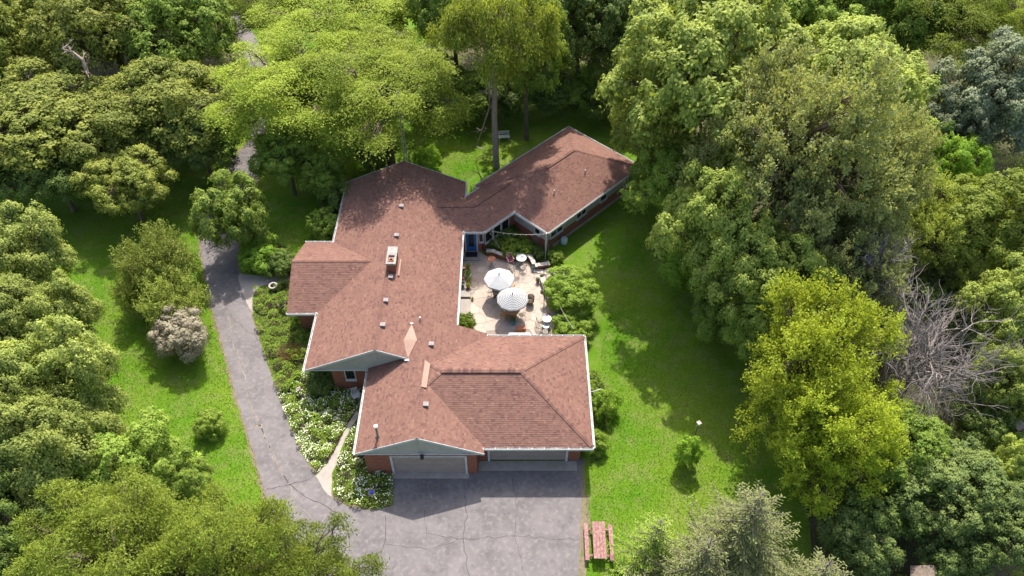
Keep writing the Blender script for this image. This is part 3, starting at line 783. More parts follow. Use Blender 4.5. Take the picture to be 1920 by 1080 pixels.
for i in range(4): b.face([qq[i], lo4[i], lo4[(i + 1) % 4], qq[(i + 1) % 4]])
hpart(b, 'valley_flashing', M['copper'])

# walls -----------------------------------------------------------
def wall(p0, p1, z0, z1, m, th=0.2, name='wall'):
    b = MB(); b.bar((p0[0], p0[1], (z0 + z1) / 2), (p1[0], p1[1], (z0 + z1) / 2), th, z1 - z0); return hpart(b, name, m)
def window(p0, p1, z0, z1, out, n=1, fr=0.07, name='window', tilt=0.0):
    """window on the wall line p0-p1 (2d), facing out; frame pieces proud of the wall, dark pane inside"""
    p0 = Vector((p0[0], p0[1], 0)); p1 = Vector((p1[0], p1[1], 0)); o = Vector((out[0], out[1], 0)).normalized(); w = (p1 - p0).length
    e = MB(); d = (p1 - p0).normalized()
    f0 = o * 0.13
    def seg(a, b_, wd, th=0.08): e.bar(a, b_, wd, th, up=o)
    for zz in (z0, z1): e.bar(p0 + f0 + Vector((0, 0, zz)), p1 + f0 + Vector((0, 0, zz)), 0.08, fr)
    for k in range(n + 1):
        q = p0 + d * (w * k / n); e.bar(q + f0 * 1.01 + Vector((0, 0, z0)), q + f0 * 1.01 + Vector((0, 0, z1)), fr, 0.09, up=o)
    f = hpart(e, name, M['white'])
    g = MB()
    a, c = p0 + o * 0.125, p1 + o * 0.125
    g.bar(Vector((a.x, a.y, (z0 + z1) / 2)), Vector((c.x, c.y, (z0 + z1) / 2)), 0.03, z1 - z0 - 0.04)
    g.v = [(x + 6, y - 38, z) for x, y, z in g.v]; g.build('pane', M['glass'], f)
    s = MB(); a, c = p0 + o * 0.18 - d * 0.05, p1 + o * 0.18 + d * 0.05
    s.bar((a.x, a.y, z0 - 0.08), (c.x, c.y, z0 - 0.08), 0.16, 0.05); s.v = [(x + 6, y - 38, z) for x, y, z in s.v]; s.build('sill', M['white'], f)
    return f
ZT = 2.6
# garage A
wall((-9.55, 26.45), (-7.95, 26.45), 0, ZT, M['brick']); wall((-2.95, 26.45), (-2.30, 26.45), 0, ZT, M['brick'])
wall((-7.95, 26.45), (-2.95, 26.45), 2.25, ZT, M['brick'])
wall((-9.50, 26.55), (-9.50, 33.4), 0, ZT, M['brick']); wall((-2.35, 26.55), (-2.35, 27.45), 0, ZT, M['brick'])
# garage B
wall((-2.25, 27.45), (-1.65, 27.45), 0, ZT, M['brick']); wall((3.75, 27.45), (4.55, 27.45), 0, ZT, M['brick']); wall((-1.65, 27.45), (3.75, 27.45), 2.25, ZT, M['siding'])
wall((4.5, 27.55), (4.5, 35.3), 0, ZT, M['brick']); wall((-3.3, 35.25), (4.6, 35.25), 0, ZT, M['brick'])
def garage_door(x0, x1, y, lab):
    f = MB()
    f.box((x0 - 0.05, y - 0.03, 1.08), (0.14, 0.18, 2.16)); f.box((x1 + 0.05, y - 0.03, 1.08), (0.14, 0.18, 2.16)); f.box(((x0 + x1) / 2, y - 0.03, 2.2), (x1 - x0 + 0.25, 0.18, 0.12))
    fr = hpart(f, 'garage_door', M['white']); fr['label'] = lab
    for k in range(4):
        p = MB(); p.box(((x0 + x1) / 2, y + 0.02, 0.275 + k * 0.53), (x1 - x0, 0.05, 0.515))
        nn = 8
        for j in range(nn):   # raised fields in each section
            wx = (x1 - x0) / nn; p.box((x0 + wx * (j + 0.5), y - 0.012, 0.275 + k * 0.53), (wx * 0.78, 0.02, 0.33))
        p.v = [(x + 6, yy - 38, z) for x, yy, z in p.v]; p.build('door_panel', M['doorpanel'], fr)
garage_door(-7.80, -3.05, 26.42, 'wide grey sectional garage door under the gable')
garage_door(-1.50, 3.62, 27.40, 'wide grey sectional garage door under the hipped eave')
b = MB(); b.box((-5.4, 26.2, 0.02), (5.1, 0.45, 0.06)); hpart(b, 'door_threshold', M['concrete'])
# wall lamp on the gable
b = MB(); b.box((-5.75, 26.02, 2.62), (0.2, 0.16, 0.3)); b.lathe([(0.03, 0), (0.14, 0.0), (0.05, 0.12), (0, 0.14)], (-5.75, 26.02, 2.78), 8); hpart(b, 'wall_lantern', M['black'])

# gable ends: grey siding triangle with battens + rake boards
def gable_end(xl, xr, y, zr, y_out, batt=True, cut=None):
    t = MB(); xm_ = (xl + xr) / 2
    z0 = ZE - 0.16
    poly = [(xl + 0.15, z0), (xr - 0.15, z0), (xm_, zr - 0.16)]
    f = [Vector((x, y, z)) for x, z in poly]; bk = [Vector((x, y + 0.12, z)) for x, z in poly]
    t.face(f); t.face(list(reversed(bk)))
    for i in range(3): t.face([f[(i + 1) % 3], f[i], bk[i], bk[(i + 1) % 3]])
    g = hpart(t, 'gable_siding', M['siding'])
    n = max(2, int((xr - xl) / 1.22))
    for k in range(1, n):
        x = xl + (xr - xl) * k / n; h = zr - 0.16 - SL * abs(x - xm_)
        if h - z0 > 0.12:
            bt = MB(); bt.box((x, y - 0.012, (z0 + h) / 2), (0.035, 0.02, h - z0 - 0.03))
            bt.v = [(x + 6, yy - 38, z) for x, yy, z in bt.v]; bt.build('batten', M['siding'], g)
    rk = MB()
    for s in (-1, 1):
        xe = xl if s < 0 else xr
        rk.bar((xe, y_out + 0.02, ZE - 0.10), (xm_, y_out + 0.02, zr - 0.10), 0.05, 0.20)
    hpart(rk, 'rake_board', M['soffit'])
    sf = MB(); sf.box(((xl + xr) / 2, y - 0.03, z0 - 0.02), (xr - xl - 0.1, 0.10, 0.09)); hpart(sf, 'frieze_board', M['white'])
gable_end(AX0, AX1, 26.32, zA, AY0 - 0.03)
gable_end(MX0, MX1, 33.05, zM, MY0 - 0.03)
gable_end(MX0, MX1, 53.3, zM, MY1 + 0.03)
for y_, z_ in ((WY0, WY1),):
    t = MB(); ym = (WY0 + WY1) / 2; f = [Vector((-16.55, WY0 + .15, ZE - .16)), Vector((-16.55, WY1 - .15, ZE - .16)), Vector((-16.55, ym, zW - .16))]
    t.face(f); t.face([p + Vector((.1, 0, 0)) for p in reversed(f)]); hpart(t, 'gable_siding', M['siding'])
# main walls
wall((-12.8, 33.35), (-9.6, 33.35), 0, ZT, M['brick']); wall((-12.75, 33.45), (-12.75, 38.9), 0, ZT, M['brick'])
wall((-16.2, 38.9), (-12.7, 38.9), 0, ZT, M['brick']); wall((-16.15, 39.0), (-16.15, 45.2), 0, ZT, M['brick']); wall((-16.2, 45.2), (-13.3, 45.2), 0, ZT, M['brick'])
wall((-13.6, 45.3), (-13.6, 53.2), 0, ZT, M['brick']); wall((-13.7, 53.2), (-4.7, 53.2), 0, ZT, M['brick'])
wall((-4.75, 35.3), (-4.75, 53.1), 0, ZT, M['brick'])
window((-11.85, 33.35), (-11.15, 33.35), 1.25, 2.35, (0, -1))
window((-14.6, 38.9), (-13.3, 38.9), 0.8, 2.3, (0, -1), 2)
for y in (38.2, 41.0, 43.6): window((-4.75, y), (-4.75, y + 1.6), 0.9, 2.3, (1, 0), 2)
# link walls: S wall with blue door
LY = EY0 + 0.55
wall((-4.7, LY), (-2.55, LY), 0, ZT, M['brick'])
b = MB()
dx0, dx1 = -3.87, -3.0
for x in (dx0 - .06, dx1 + .06): b.box((x, LY - 0.13, 1.22), (0.12, 0.10, 2.16))
b.box(((dx0 + dx1) / 2, LY - 0.13, 2.34), (dx1 - dx0 + .24, 0.10, 0.12))
df = hpart(b, 'door_frame', M['white'])
b = MB(); b.box(((dx0 + dx1) / 2, LY - 0.12, 1.2), (dx1 - dx0, 0.05, 2.1)); ed = hpart(b, 'entry_door', M['bluedoor']); ed['label'] = 'bright blue patio door'
b = MB(); b.box(((dx0 + dx1) / 2, LY - 0.15, 1.35), (0.42, 0.02, 1.35)); b.v = [(x + 6, y - 38, z) for x, y, z in b.v]; b.build('pane', M['glass'], ed)
b = MB(); b.box((dx1 - .1, LY - 0.17, 1.15), (0.05, 0.05, 0.12)); b.v = [(x + 6, y - 38, z) for x, y, z in b.v]; b.build('handle', M['metal'], ed)
window((-2.78, LY), (-2.42, LY), 1.2, 2.4, (0, -1))
b = MB(); b.box((-3.44, LY - .75, 0.08), (1.35, 1.1, 0.16)); st = hpart(b, 'stoop', M['concrete'])
b = MB(); b.box((-3.44, LY - .62, 0.17), (1.0, .6, 0.03)); b.v = [(x + 6, y - 38, z) for x, y, z in b.v]; b.build('door_mat', M['black'], st)
def lin(a, b_): p = cSE + ua * a - va * b_; return (p.x, p.y)
# diagonal link SE wall (big windows)
ov = 0.55
iS = tS + 0.35; 
wall(lin(iS, bI + ov), lin(1.2, bI + ov), 0, ZT, M['brick'])
Lk = (0.6 - iS)
for k in range(3):
    a0 = iS + 0.12 + k * 0.98; window(lin(a0, bI + ov), lin(a0 + 0.86, bI + ov), 0.85, 2.42, (va.x, va.y), 1)
wall(lin(iS, bO - ov), lin(1.0, bO - ov), 0, ZT, M['brick'])
# wing C walls: brick below, siding band above
def band_wall(a, b_):
    wall(a, b_, 0, 1.17, M['brick']); wall(a, b_, 1.18, ZT, M['siding'], 0.24)
band_wall(lin(ov, ov), lin(CLn - ov, ov)); band_wall(lin(ov, ov + .1), lin(ov, bI + ov)); band_wall(lin(CLn - ov, ov + .1), lin(CLn - ov, CW - ov)); band_wall(lin(ov, CW - ov), lin(CLn - ov - .1, CW - ov))
wall(lin(ov, bI + ov), lin(ov, CW - ov), 0, ZT, M['brick'])
o2 = (va.x, va.y)
window(lin(0.85, ov), lin(2.35, ov), 1.30, 2.25, o2, 2)
window(lin(4.15, ov), lin(5.45, ov), 1.30, 2.25, o2, 2)
window(lin(7.35, ov), lin(8.25, ov), 1.30, 2.25, o2, 1)
window(lin(10.6, ov), lin(11.2, ov), 1.30, 2.25, o2, 1)
window(lin(10.7, ov), lin(11.15, ov), 0.35, 1.0, o2, 1)
window(lin(ov, 1.2), lin(ov, 1.8), 1.35, 2.2, (-ua.x, -ua.y), 1)
b = MB()
a_ = lin(1.2, ov - .14); c_ = lin(CLn - 1, ov - .14); b.bar((a_[0], a_[1], 0.12), (c_[0], c_[1], 0.12), 0.10, 0.24); hpart(b, 'foundation_ledge', M['concrete'])
b = MB(); p = lin(ov - .2, ov - .1); b.box((p[0], p[1], 1.35), (0.12, 0.12, 2.5), PH); hpart(b, 'downspout', M['white'])
b = MB(); b.box((4.72, 27.4, 2.1), (0.1, 0.1, 0.8)); b.box((4.3, 27.28, 2.35), (0.7, 0.06, 0.35)); hpart(b, 'downspout', M['white'])

# gutters: open trough + hangers
def gutter(p0, p1, out, z=ZE):
    p0 = Vector((p0[0], p0[1], z)); p1 = Vector((p1[0], p1[1], z)); o = Vector((out[0], out[1], 0)).normalized()
    b = MB(); w = 0.13
    b.bar(p0 + o * .012 + Vector((0, 0, -.09)), p1 + o * .012 + Vector((0, 0, -.09)), 0.02, 0.18)
    b.bar(p0 + o * (w / 2) + Vector((0, 0, -.17)), p1 + o * (w / 2) + Vector((0, 0, -.17)), w - 0.024, 0.012)
    b.bar(p0 + o * w + Vector((0, 0, -.08)), p1 + o * w + Vector((0, 0, -.08)), 0.03, 0.20)
    d = (p1 - p0); n = int(d.length / 0.75)
    for k in range(n + 1):
        q = p0 + d * (k / max(1, n)); b.bar(q + o * 0.035 + Vector((0, 0, 0.035)), q + o * (w + .02) + Vector((0, 0, .035)), 0.05, 0.012)
    return hpart(b, 'gutter', M['white'])
gutter((MX0, MY0), (MX0, WY0), (-1, 0)); gutter((MX0, WY1), (MX0, MY1), (-1, 0)); gutter((WX0, WY0), (MX0, WY0), (0, -1)); gutter((MX0, WY1), (WX0, WY1), (0, 1))
gutter((MX1, AY1 + 0.9), (MX1, EY0), (1, 0)); gutter((MX1, EY1), (MX1, MY1), (1, 0))
gutter((AX0, AY0), (AX0, MY0 - .1), (-1, 0)); gutter((AX1 - .05, BY0), (BX1, BY0), (0, -1)); gutter((BX1, BY0), (BX1, BY1), (1, 0)); gutter((AX1, BY1), (BX1, BY1), (0, 1))
gutter((MX1, EY0), (pS.x, EY0), (0, -1)); c0 = cp(0, bI, 0); gutter((pS.x, pS.y), (c0.x, c0.y), o2)
gutter(cp(0, 0, 0)[:2], cp(0, bI, 0)[:2], (-ua.x, -ua.y)); gutter(cp(0, 0, 0)[:2], cp(CLn, 0, 0)[:2], o2); gutter(cp(CLn, 0, 0)[:2], cp(CLn, CW, 0)[:2], (ua.x, ua.y)); gutter(cp(CLn, CW, 0)[:2], cp(0, CW, 0)[:2], (-va.x, -va.y))
gutter(cp(0, bO, 0)[:2], (pN.x, pN.y), (-va.x, -va.y)); gutter((pN.x, pN.y), (MX1, EY1), (0, 1)); gutter(cp(0, CW, 0)[:2], cp(0, bO, 0)[:2], (-ua.x, -ua.y))

# chimney
cc = on_roof(733, 500); zt = cc.z + 0.75
cc = at(734, 487, zt) 
b = MB(); b.box((cc.x, cc.y + .35, zt / 2 + 1.5), (0.60, 1.75, zt - 3.0)); ch = hpart(b, 'chimney', M['brick'])
def sub(b, name, m, par, **k):
    b.v = [(x + 6, y - 38, z) for x, y, z in b.v]; return b.build(name, m, par, **k)
b = MB()
yb, yf = cc.y + 1.28, cc.y - .58
b.box((cc.x, (yb + cc.y + .35) / 2, zt + .06), (0.74, yb - cc.y - .35, 0.16)); b.box((cc.x, yf + .1, zt + .06), (0.74, .2, .16))
for s in (-1, 1): b.box((cc.x + s * .30, (cc.y + .35 + yf + .2) / 2, zt + .06), (0.14, cc.y + .35 - yf - .2, .16))
sub(b, 'cap', mat('chimney_mortar', (0.38, 0.35, 0.32), 0.9, (0.20, 0.18, 0.165), 4, 6, .5, 20), ch)
b = MB(); b.lathe([(0.17, -.2), (0.17, 0.14), (0.12, 0.14), (0.11, -.15)], (cc.x, cc.y - .12, zt), 14); sub(b, 'flue_pot', M['terra'], ch)
b = MB(); b.box((cc.x, cc.y - .0, zt - .06), (0.54, .74, .04)); sub(b, 'flue_crown', M['black'], ch)
b = MB(); p = on_roof(746, 492, .03); b.box((cc.x + .5, cc.y + .1, p.z), (0.13, 1.7, 0.05)); hpart(b, 'chimney_flashing', M['copper'])
# box vents
for px, py in ((753, 388), (744, 443), (733, 521), (724, 565), (718, 611), (809, 647), (799, 760)):
    p = on_roof(px, py)
    b = MB(); sc_ = 0.14
    b.box((p.x, p.y, p.z + .05), (0.26, 0.26, 0.2)); b.box((p.x, p.y, p.z + .17), (0.36, 0.34, 0.06))
    hpart(b, 'roof_vent', M['ventm'], bevel=0.01)
for px, py, h, r in ((1097, 322, .38, .05), (1039, 360, .38, .05), (788, 597, .3, .06), (834, 407, .3, .05)):
    p = on_roof(px, py + 3)
    b = MB(); b.lathe([(r * 1.6, -0.1), (r * 1.5, 0.03), (r, 0.08), (r, h), (r * .6, h), (r * .6, h - .1)], (p.x, p.y, p.z), 10); hpart(b, 'vent_pipe', M['metal'])
p = on_roof(709, 819)
b = MB(); b.lathe([(0.2, -.05), (0.16, .05), (.085, .12), (.085, 1.15)], (p.x, p.y, p.z), 12); f = hpart(b, 'flue_pipe', M['oldwood'], smooth=True)
b = MB(); b.lathe([(0.10, 1.1), (0.15, 1.14), (0.15, 1.24), (0.0, 1.33)], (p.x, p.y, p.z), 12); sub(b, 'rain_cap', M['white'], f)
b = MB(); q = Vector((BX1 + .12, 31.0, ZE)); b.bar(q, q + Vector((0.75, 0.2, 0.1)), 0.03); hpart(b, 'gutter_bracket', M['white'])

# ------------------------------------------------------------------ PATIO
PAT = [r3(*p) for p in ((102, 350), (102, 640), (110, 810), (240, 990), (380, 1010), (940, 1010), (985, 880), (1010, 780), (935, 760), (905, 640), (850, 500), (960, 420), (760, 410), (745, 380), (690, 320), (600, 310), (500, 320), (400, 300), (300, 270), (290, 210), (240, 200), (102, 200))]
patio = sheet('patio', PAT, 0.035, M['joint'], thick=0.06)
def voronoi(poly, n, seed, jitter=0.36):
    r = random.Random(seed); xs = [p[0] for p in poly]; ys = [p[1] for p in poly]
    x0, x1, y0, y1 = min(xs), max(xs), min(ys), max(ys); cell = math.sqrt((x1 - x0) * (y1 - y0) / n); S_ = []
    i = 0; y = y0 + cell / 2
    while y < y1:
        x = x0 + cell / 2 + (cell / 2 if i % 2 else 0)
        while x < x1 + cell / 2:
            S_.append((x + r.uniform(-jitter, jitter) * cell, y + r.uniform(-jitter, jitter) * cell)); x += cell
        y += cell; i += 1
    out = []
    for i, s in enumerate(S_):
        c = [(x0 - 1, y0 - 1), (x1 + 1, y0 - 1), (x1 + 1, y1 + 1), (x0 - 1, y1 + 1)]
        for j, t in enumerate(S_):
            if i == j or (s[0] - t[0]) ** 2 + (s[1] - t[1]) ** 2 > (cell * 3) ** 2: continue
            mx, my = (s[0] + t[0]) / 2, (s[1] + t[1]) / 2; dx, dy = t[0] - s[0], t[1] - s[1]; o = []
            for k in range(len(c)):
                p, q = c[k - 1], c[k]; a = (p[0] - mx) * dx + (p[1] - my) * dy; b_ = (q[0] - mx) * dx + (q[1] - my) * dy
                if b_ <= 0:
                    if a > 0: u = a / (a - b_); o.append((p[0] + (q[0] - p[0]) * u, p[1] + (q[1] - p[1]) * u))
                    o.append(q)
                elif a <= 0: u = a / (a - b_); o.append((p[0] + (q[0] - p[0]) * u, p[1] + (q[1] - p[1]) * u))
            c = o
            if not c: break
        if len(c) >= 3: out.append((s, c))
    return out
pp = [(p.x, p.y) for p in PAT]; pa = np.array(pp)
stones = 0
for s, c in voronoi(pp, 120, 5):
    cx = sum(p[0] for p in c) / len(c); cy = sum(p[1] for p in c) / len(c)
    if not in_poly(np.array([cx]), np.array([cy]), pa)[0]: continue
    c2 = []
    for p in c:   # pull outlying corners inside the patio
        x, y = p
        for _ in range(12):
            if in_poly(np.array([x]), np.array([y]), pa)[0]: break
            x += (cx - x) * 0.15; y += (cy - y) * 0.15
        c2.append((x, y))
    c2 = [(cx + (x - cx) * (1 - 0.013 / max(.2, math.hypot(x - cx, y - cy))), cy + (y - cy) * (1 - 0.013 / max(.2, math.hypot(x - cx, y - cy)))) for x, y in c2]
    b = MB(); hh = rnd.uniform(0.052, 0.060); t = rnd.random()
    b.prism(c2, 0.02, hh, 0, t); b.build('flagstone', M['flag'], patio); stones += 1
PZ = 0.06

# raised ledge with pots beside the main wall
def wbox(b, p0, p1, w, z0, z1, a=0.0): b.bar((p0[0], p0[1], (z0 + z1) / 2), (p1[0], p1[1], (z0 + z1) / 2), w, z1 - z0, 0, a)
b = MB(); q0 = r3(110, 372, .3); q1 = r3(110, 640, .3); xw = r3(205, 500, .3).x
b.prism([(-4.55, q0.y), (xw, q0.y), (xw, q1.y), (-4.55, q1.y)], 0.0, 0.30); ld = b.build('planter_ledge', M['concrete']); tag(ld, 'raised concrete ledge along the main wall crowded with flower pots', 'ledge')
b = MB(); q2 = r3(110, 660, .15); q3 = r3(110, 800, .15); b.prism([(-4.55, q2.y), (xw - .05, q2.y), (xw + .02, q3.y), (-4.55, q3.y)], 0.0, 0.14); tag(b.build('concrete_step', M['concrete']), 'bare low concrete slab step against the main wall', 'step')

# curved brick retaining wall with individual cap stones
CW_ = [r3(*p) for p in ((338, 268), (380, 268), (430, 285), (480, 305), (540, 312), (600, 300), (660, 292), (705, 305), (740, 345), (757, 392))]
def catmull(P_, n=6):
    out = []
    for i in range(len(P_) - 1):
        p0, p1, p2, p3 = P_[max(i - 1, 0)], P_[i], P_[i + 1], P_[min(i + 2, len(P_) - 1)]
        for k in range(n):
            t = k / n; out.append(0.5 * ((2 * p1) + (p2 - p0) * t + (2 * p0 - 5 * p1 + 4 * p2 - p3) * t * t + (3 * p1 - p0 - 3 * p2 + p3) * t ** 3))
    out.append(P_[-1]); return out
def masonry_wall(name, pts, h, w, label, capw, cat='wall', caplen=0.42):
    e = empty(name, pts[0], 0, label, cat); off = e.location
    b = MB(); 
    for i in range(len(pts) - 1):
        a = Vector(pts[i]) - off; c = Vector(pts[i + 1]) - off
        d = (c - a).normalized() * 0.02
        b.bar((a.x - d.x, a.y - d.y, h / 2), (c.x + d.x, c.y + d.y, h / 2), w, h)
    b.build('brick_face', M['brick'], e)
    # cap stones
    ds = [0]; 
    for i in range(len(pts) - 1): ds.append(ds[-1] + (Vector(pts[i + 1]) - Vector(pts[i])).length)
    def P_(s):
        for i in range(len(ds) - 1):
            if s <= ds[i + 1] or i == len(ds) - 2:
                t = (s - ds[i]) / max(1e-6, ds[i + 1] - ds[i]); return Vector(pts[i]).lerp(Vector(pts[i + 1]), t) - off
    s = 0
    while s < ds[-1] - 0.1:
        L = min(rnd.uniform(0.7, 1.3) * caplen, ds[-1] - s); a = P_(s); c = P_(s + L - 0.02)
        b = MB(); hh = rnd.uniform(0.07, 0.12); b.bar((a.x, a.y, h + hh / 2), (c.x, c.y, h + hh / 2), capw * rnd.uniform(0.85, 1.1), hh, 0, rnd.random())
        b.build('cap_stone', M['stone'], e, bevel=0.015); s += L
    return e
masonry_wall('curved_garden_wall', catmull(CW_, 3), 0.42, 0.25, 'curving low brick wall with pale rough cap stones round the planting bed', 0.38)
masonry_wall('garden_wall', [r3(765, 398), r3(895, 378)], 0.40, 0.25, 'short straight brick wall topped with rugged pale rocks by the steps', 0.40, caplen=0.3)
masonry_wall('seat_wall', [r3(828, 505), r3(922, 768)], 0.42, 0.25, 'long low brick seat wall with flat pale capstones beside the big bush', 0.42, caplen=0.55)
b = MB()
for k in range(3):
    q = r3(770 + k * 8, 425 + k * 3); b.box((q.x + 1.8, q.y + .25 - k * .0, .03 + .05 * (3 - k)), (3.4 - k * .5, 0.9 - .3 * k, 0.1 * (3 - k)))
# rough steps
st_ = empty('stone_steps', r3(880, 425), 0, 'irregular pale stone steps leading off the patio to the lawn', 'steps')
for k in range(7):
    b = MB(); b.prism([(rnd.uniform(.28, .42) * math.cos(t), rnd.uniform(.22, .32) * math.sin(t)) for t in [i * PI / 3 for i in range(6)]], 0, rnd.uniform(.09, .16), 0, rnd.random())
    o = b.build('step_stone', M['stone'], st_, bevel=.02); o.location = (-1.0 + k * .36, rnd.uniform(-.18, .18), 0)

# ---- patio furniture
def umbrella(top, R, n, label, striped):
    base = Vector((top.x, top.y, PZ)); H = top.z - PZ
    e = empty('patio_umbrella', base, rnd.uniform(0, .4), label, 'umbrella', 'patio umbrellas')
    b = MB(); rings = 30; drop = 0.52
    V = lambda r, k: Vector((R * r * math.cos(2 * PI * k / n), R * r * math.sin(2 * PI * k / n), H - drop * r ** 1.15 - 0.03))
    for i in range(rings):
        r0, r1 = i / rings, (i + 1) / rings
        for k in range(n):
            mi = 1 if striped and i > 3 and i % 3 == 1 else 0
            if i == 0: b.face([V(0, 0), V(r1, k), V(r1, k + 1)], mi)
            else: b.face([V(r0, k), V(r1, k), V(r1, k + 1), V(r0, k + 1)], mi)
    for k in range(n):   # valance
        a, c = V(1, k), V(1, k + 1); b.face([a, a - Vector((0, 0, .13)), c - Vector((0, 0, .13)), c], 0)
    b.build('canopy', [M['canvas'], M['stripe']], e)
    b = MB(); b.tube([(0, 0, 0), (0, 0, H)], 0.022, 8); b.build('pole', M['wood'], e)
    b = MB(); b.lathe([(0.05, 0), (0.035, 0.05), (0.045, 0.10), (0, 0.17)], (0, 0, H - .02), 10); b.build('finial', M['black'], e)
    for k in range(n):
        b = MB(); a = V(0.05, k) - Vector((0, 0, .03)); c = V(1, k) - Vector((0, 0, .025)); b.bar(a, c, 0.02); b.build('rib', M['metal'], e)
    b = MB(); b.lathe([(0.25, 0), (0.25, 0.05), (0.05, 0.10), (0.035, 0.25)], (0, 0, 0), 16); b.build('base', M['black'], e)
    return e
u1 = r3(450, 440, 2.55); u2 = r3(568, 615, 2.55)
umbrella(u1, 1.23, 8, 'plain white octagonal patio umbrella, the farther one from the garage', False)
umbrella(u2, 1.23, 12, 'white patio umbrella with thin dark ring stripes nearer the garage', True)
def round_table(p, r, h, top_m, leg_m, label, name='patio_table', legs=4, group=None, hole=False):
    e = empty(name, (p.x, p.y, PZ), rnd.uniform(0, 1), label, 'table', group)
    b = MB(); b.lathe([(r * .98, h - .04), (r, h - .03), (r, h), (r * .97, h + .005), (r * .9, h)] if not hole else [(r * .98, h - .04), (r, h - .03), (r, h), (r * .97, h)], (0, 0, 0), 28); b.build('table_top', top_m, e)
    b = MB(); b.lathe([(r * .2, h + .008), (r * .2, h + .015), (0, h + .015)], (0, 0, 0), 16); b.build('inlay', leg_m, e)
    for k in range(legs):
        t = 2 * PI * k / legs; b = MB(); b.tube([(r * .7 * math.cos(t), r * .7 * math.sin(t), h - .03), (r * .35 * math.cos(t), r * .35 * math.sin(t), h * .5), (r * .65 * math.cos(t), r * .65 * math.sin(t), 0)], 0.018, 6); b.build('leg', leg_m, e)
    return e
round_table(u1, 0.6, 0.72, M['cream'], M['black'], 'round patio table shaded by the plain white umbrella')
round_table(u2, 0.6, 0.72, M['wood'], M['black'], 'round wooden table shaded by the striped umbrella')

def chair(kind, pos, rz, label, group=None):
    """kinds: wire (round seat, hooped iron back), slat (wooden), wicker (tub), plastic"""
    e = empty({'wire': 'wire_chair', 'slat': 'wooden_chair', 'wicker': 'wicker_chair', 'plastic': 'plastic_chair'}[kind], (pos.x, pos.y, PZ), rz, label, 'chair', group)
    m_ = {'wire': M['cream'], 'slat': M['wood'], 'wicker': M['wicker'], 'plastic': M['pink']}[kind]
    if kind == 'wire':
        b = MB(); ring = [(0.22 * math.cos(t), 0.22 * math.sin(t), .45) for t in [2 * PI * i / 16 for i in range(17)]]; b.tube(ring, .014, 5, cap=False)
        for i in range(-2, 3):
            w = math.sqrt(.22 ** 2 - (i * .075) ** 2); b.bar((i * .075, -w, .45), (i * .075, w, .45), .018); b.bar((-w, i * .075, .447), (w, i * .075, .447), .018)
        b.build('seat', m_, e)
        b = MB(); b.tube([(-.20, .12, .45), (-.22, .22, .7), (-.15, .27, .92), (0, .28, .98), (.15, .27, .92), (.22, .22, .7), (.20, .12, .45)], .014, 5)
        for x in (-.1, 0, .1): b.bar((x, .19, .46), (x * .8, .275, .93), .014)
        b.build('backrest', m_, e)
    elif kind == 'slat':
        b = MB()
        for i in range(6): b.box((0, -.22 + i * .085, .43), (.48, .065, .025))
        b.build('seat', m_, e)
        b = MB()
        for i in range(6): b.bar((-.2 + i * .08, .24, .45), (-.22 + i * .088, .36, .95), .045, .02)
        b.bar((-.25, .36, .95), (.25, .36, .95), .03, .07); b.build('backrest', m_, e)
        for s in (-1, 1): b = MB(); b.box((s * .28, 0, .64), (.07, .5, .025)); b.bar((s * .28, -.22, .43), (s * .28, -.22, .63), .04); b.build('armrest', m_, e)
    elif kind == 'wicker':
        b = MB(); b.lathe([(0.30, .30), (.31, .36), (.30, .42), (0, .43)], (0, 0, 0), 18); b.build('seat', mat_cush, e)
        b = MB()
        for lv in range(7):
            z = .32 + lv * .075; r = .31 + .03 * lv / 7
            b.tube([(r * math.cos(t), r * math.sin(t), z + (.06 * lv / 7) * math.sin(t)) for t in [-.25 * PI + 1.5 * PI * i / 14 for i in range(15)]], .026, 5)
        b.build('backrest', m_, e)
    else:
        b = MB(); b.box((0, 0, .42), (.46, .46, .04)); b.build('seat', m_, e)
        b = MB()
        for i in range(5): b.bar((-.18 + i * .09, .22, .44), (-.2 + i * .1, .32, .86), .05, .02)
        b.tube([(-.24, .2, .6), (-.24, .32, .88), (0, .36, .93), (.24, .32, .88), (.24, .2, .6)], .03, 5); b.build('backrest', m_, e)
        for s in (-1, 1): b = MB(); b.box((s * .26, -.02, .62), (.06, .46, .03)); b.build('armrest', m_, e)
        b = MB(); b.box((0, 0, .46), (.38, .38, .06)); b.build('cushion', M['plum'], e, bevel=.02)
    for x in (-1, 1):
        for y in (-1, 1):
            b = MB(); b.tube([(x * .17, y * .17, .43), (x * .21, y * .21, 0)], .016 if kind == 'wire' else .024, 5); b.build('leg', m_, e)
    return e
mat_cush = mat('grey_brown_cushion', (0.17, 0.14, 0.11), 0.9)
# (local +y is the chair's back)
chair('wire', r3(372, 630), PI + .3, 'cream wire chair at lower left of the white umbrella')
chair('wicker', r3(432, 635), PI, 'brown wicker tub chair between cream chair and striped umbrella', None)
chair('slat', r3(548, 585), PI * .75, 'wooden chair half hidden between the two umbrellas')
chair('slat', r3(497, 835), PI - .5, 'tan wooden slatted armchair left of the blue pot')
chair('slat', r3(573, 835), PI, 'wooden slatted armchair directly behind the blue pot')
chair('wire', r3(650, 835), PI + .5, 'cream wire chair right of the blue pot under the striped umbrella')
chair('wicker', r3(722, 705), -PI / 2 - .2, 'round brown wicker chair right of the striped umbrella')
chair('plastic', r3(548, 350), .35, 'pink garden chair with plum cushion before the curved wall')
ta = round_table(r3(645, 355), 0.44, .72, M['white'], M['cream'], 'round white mosaic bistro table beside the pink chair', 'bistro_table')
chair('wire', r3(550, 412), PI * .8, 'cream wire chair nearest the pink chair')
chair('wire', r3(606, 462), PI, 'cream wire chair farthest from the curved wall, below the mosaic table')
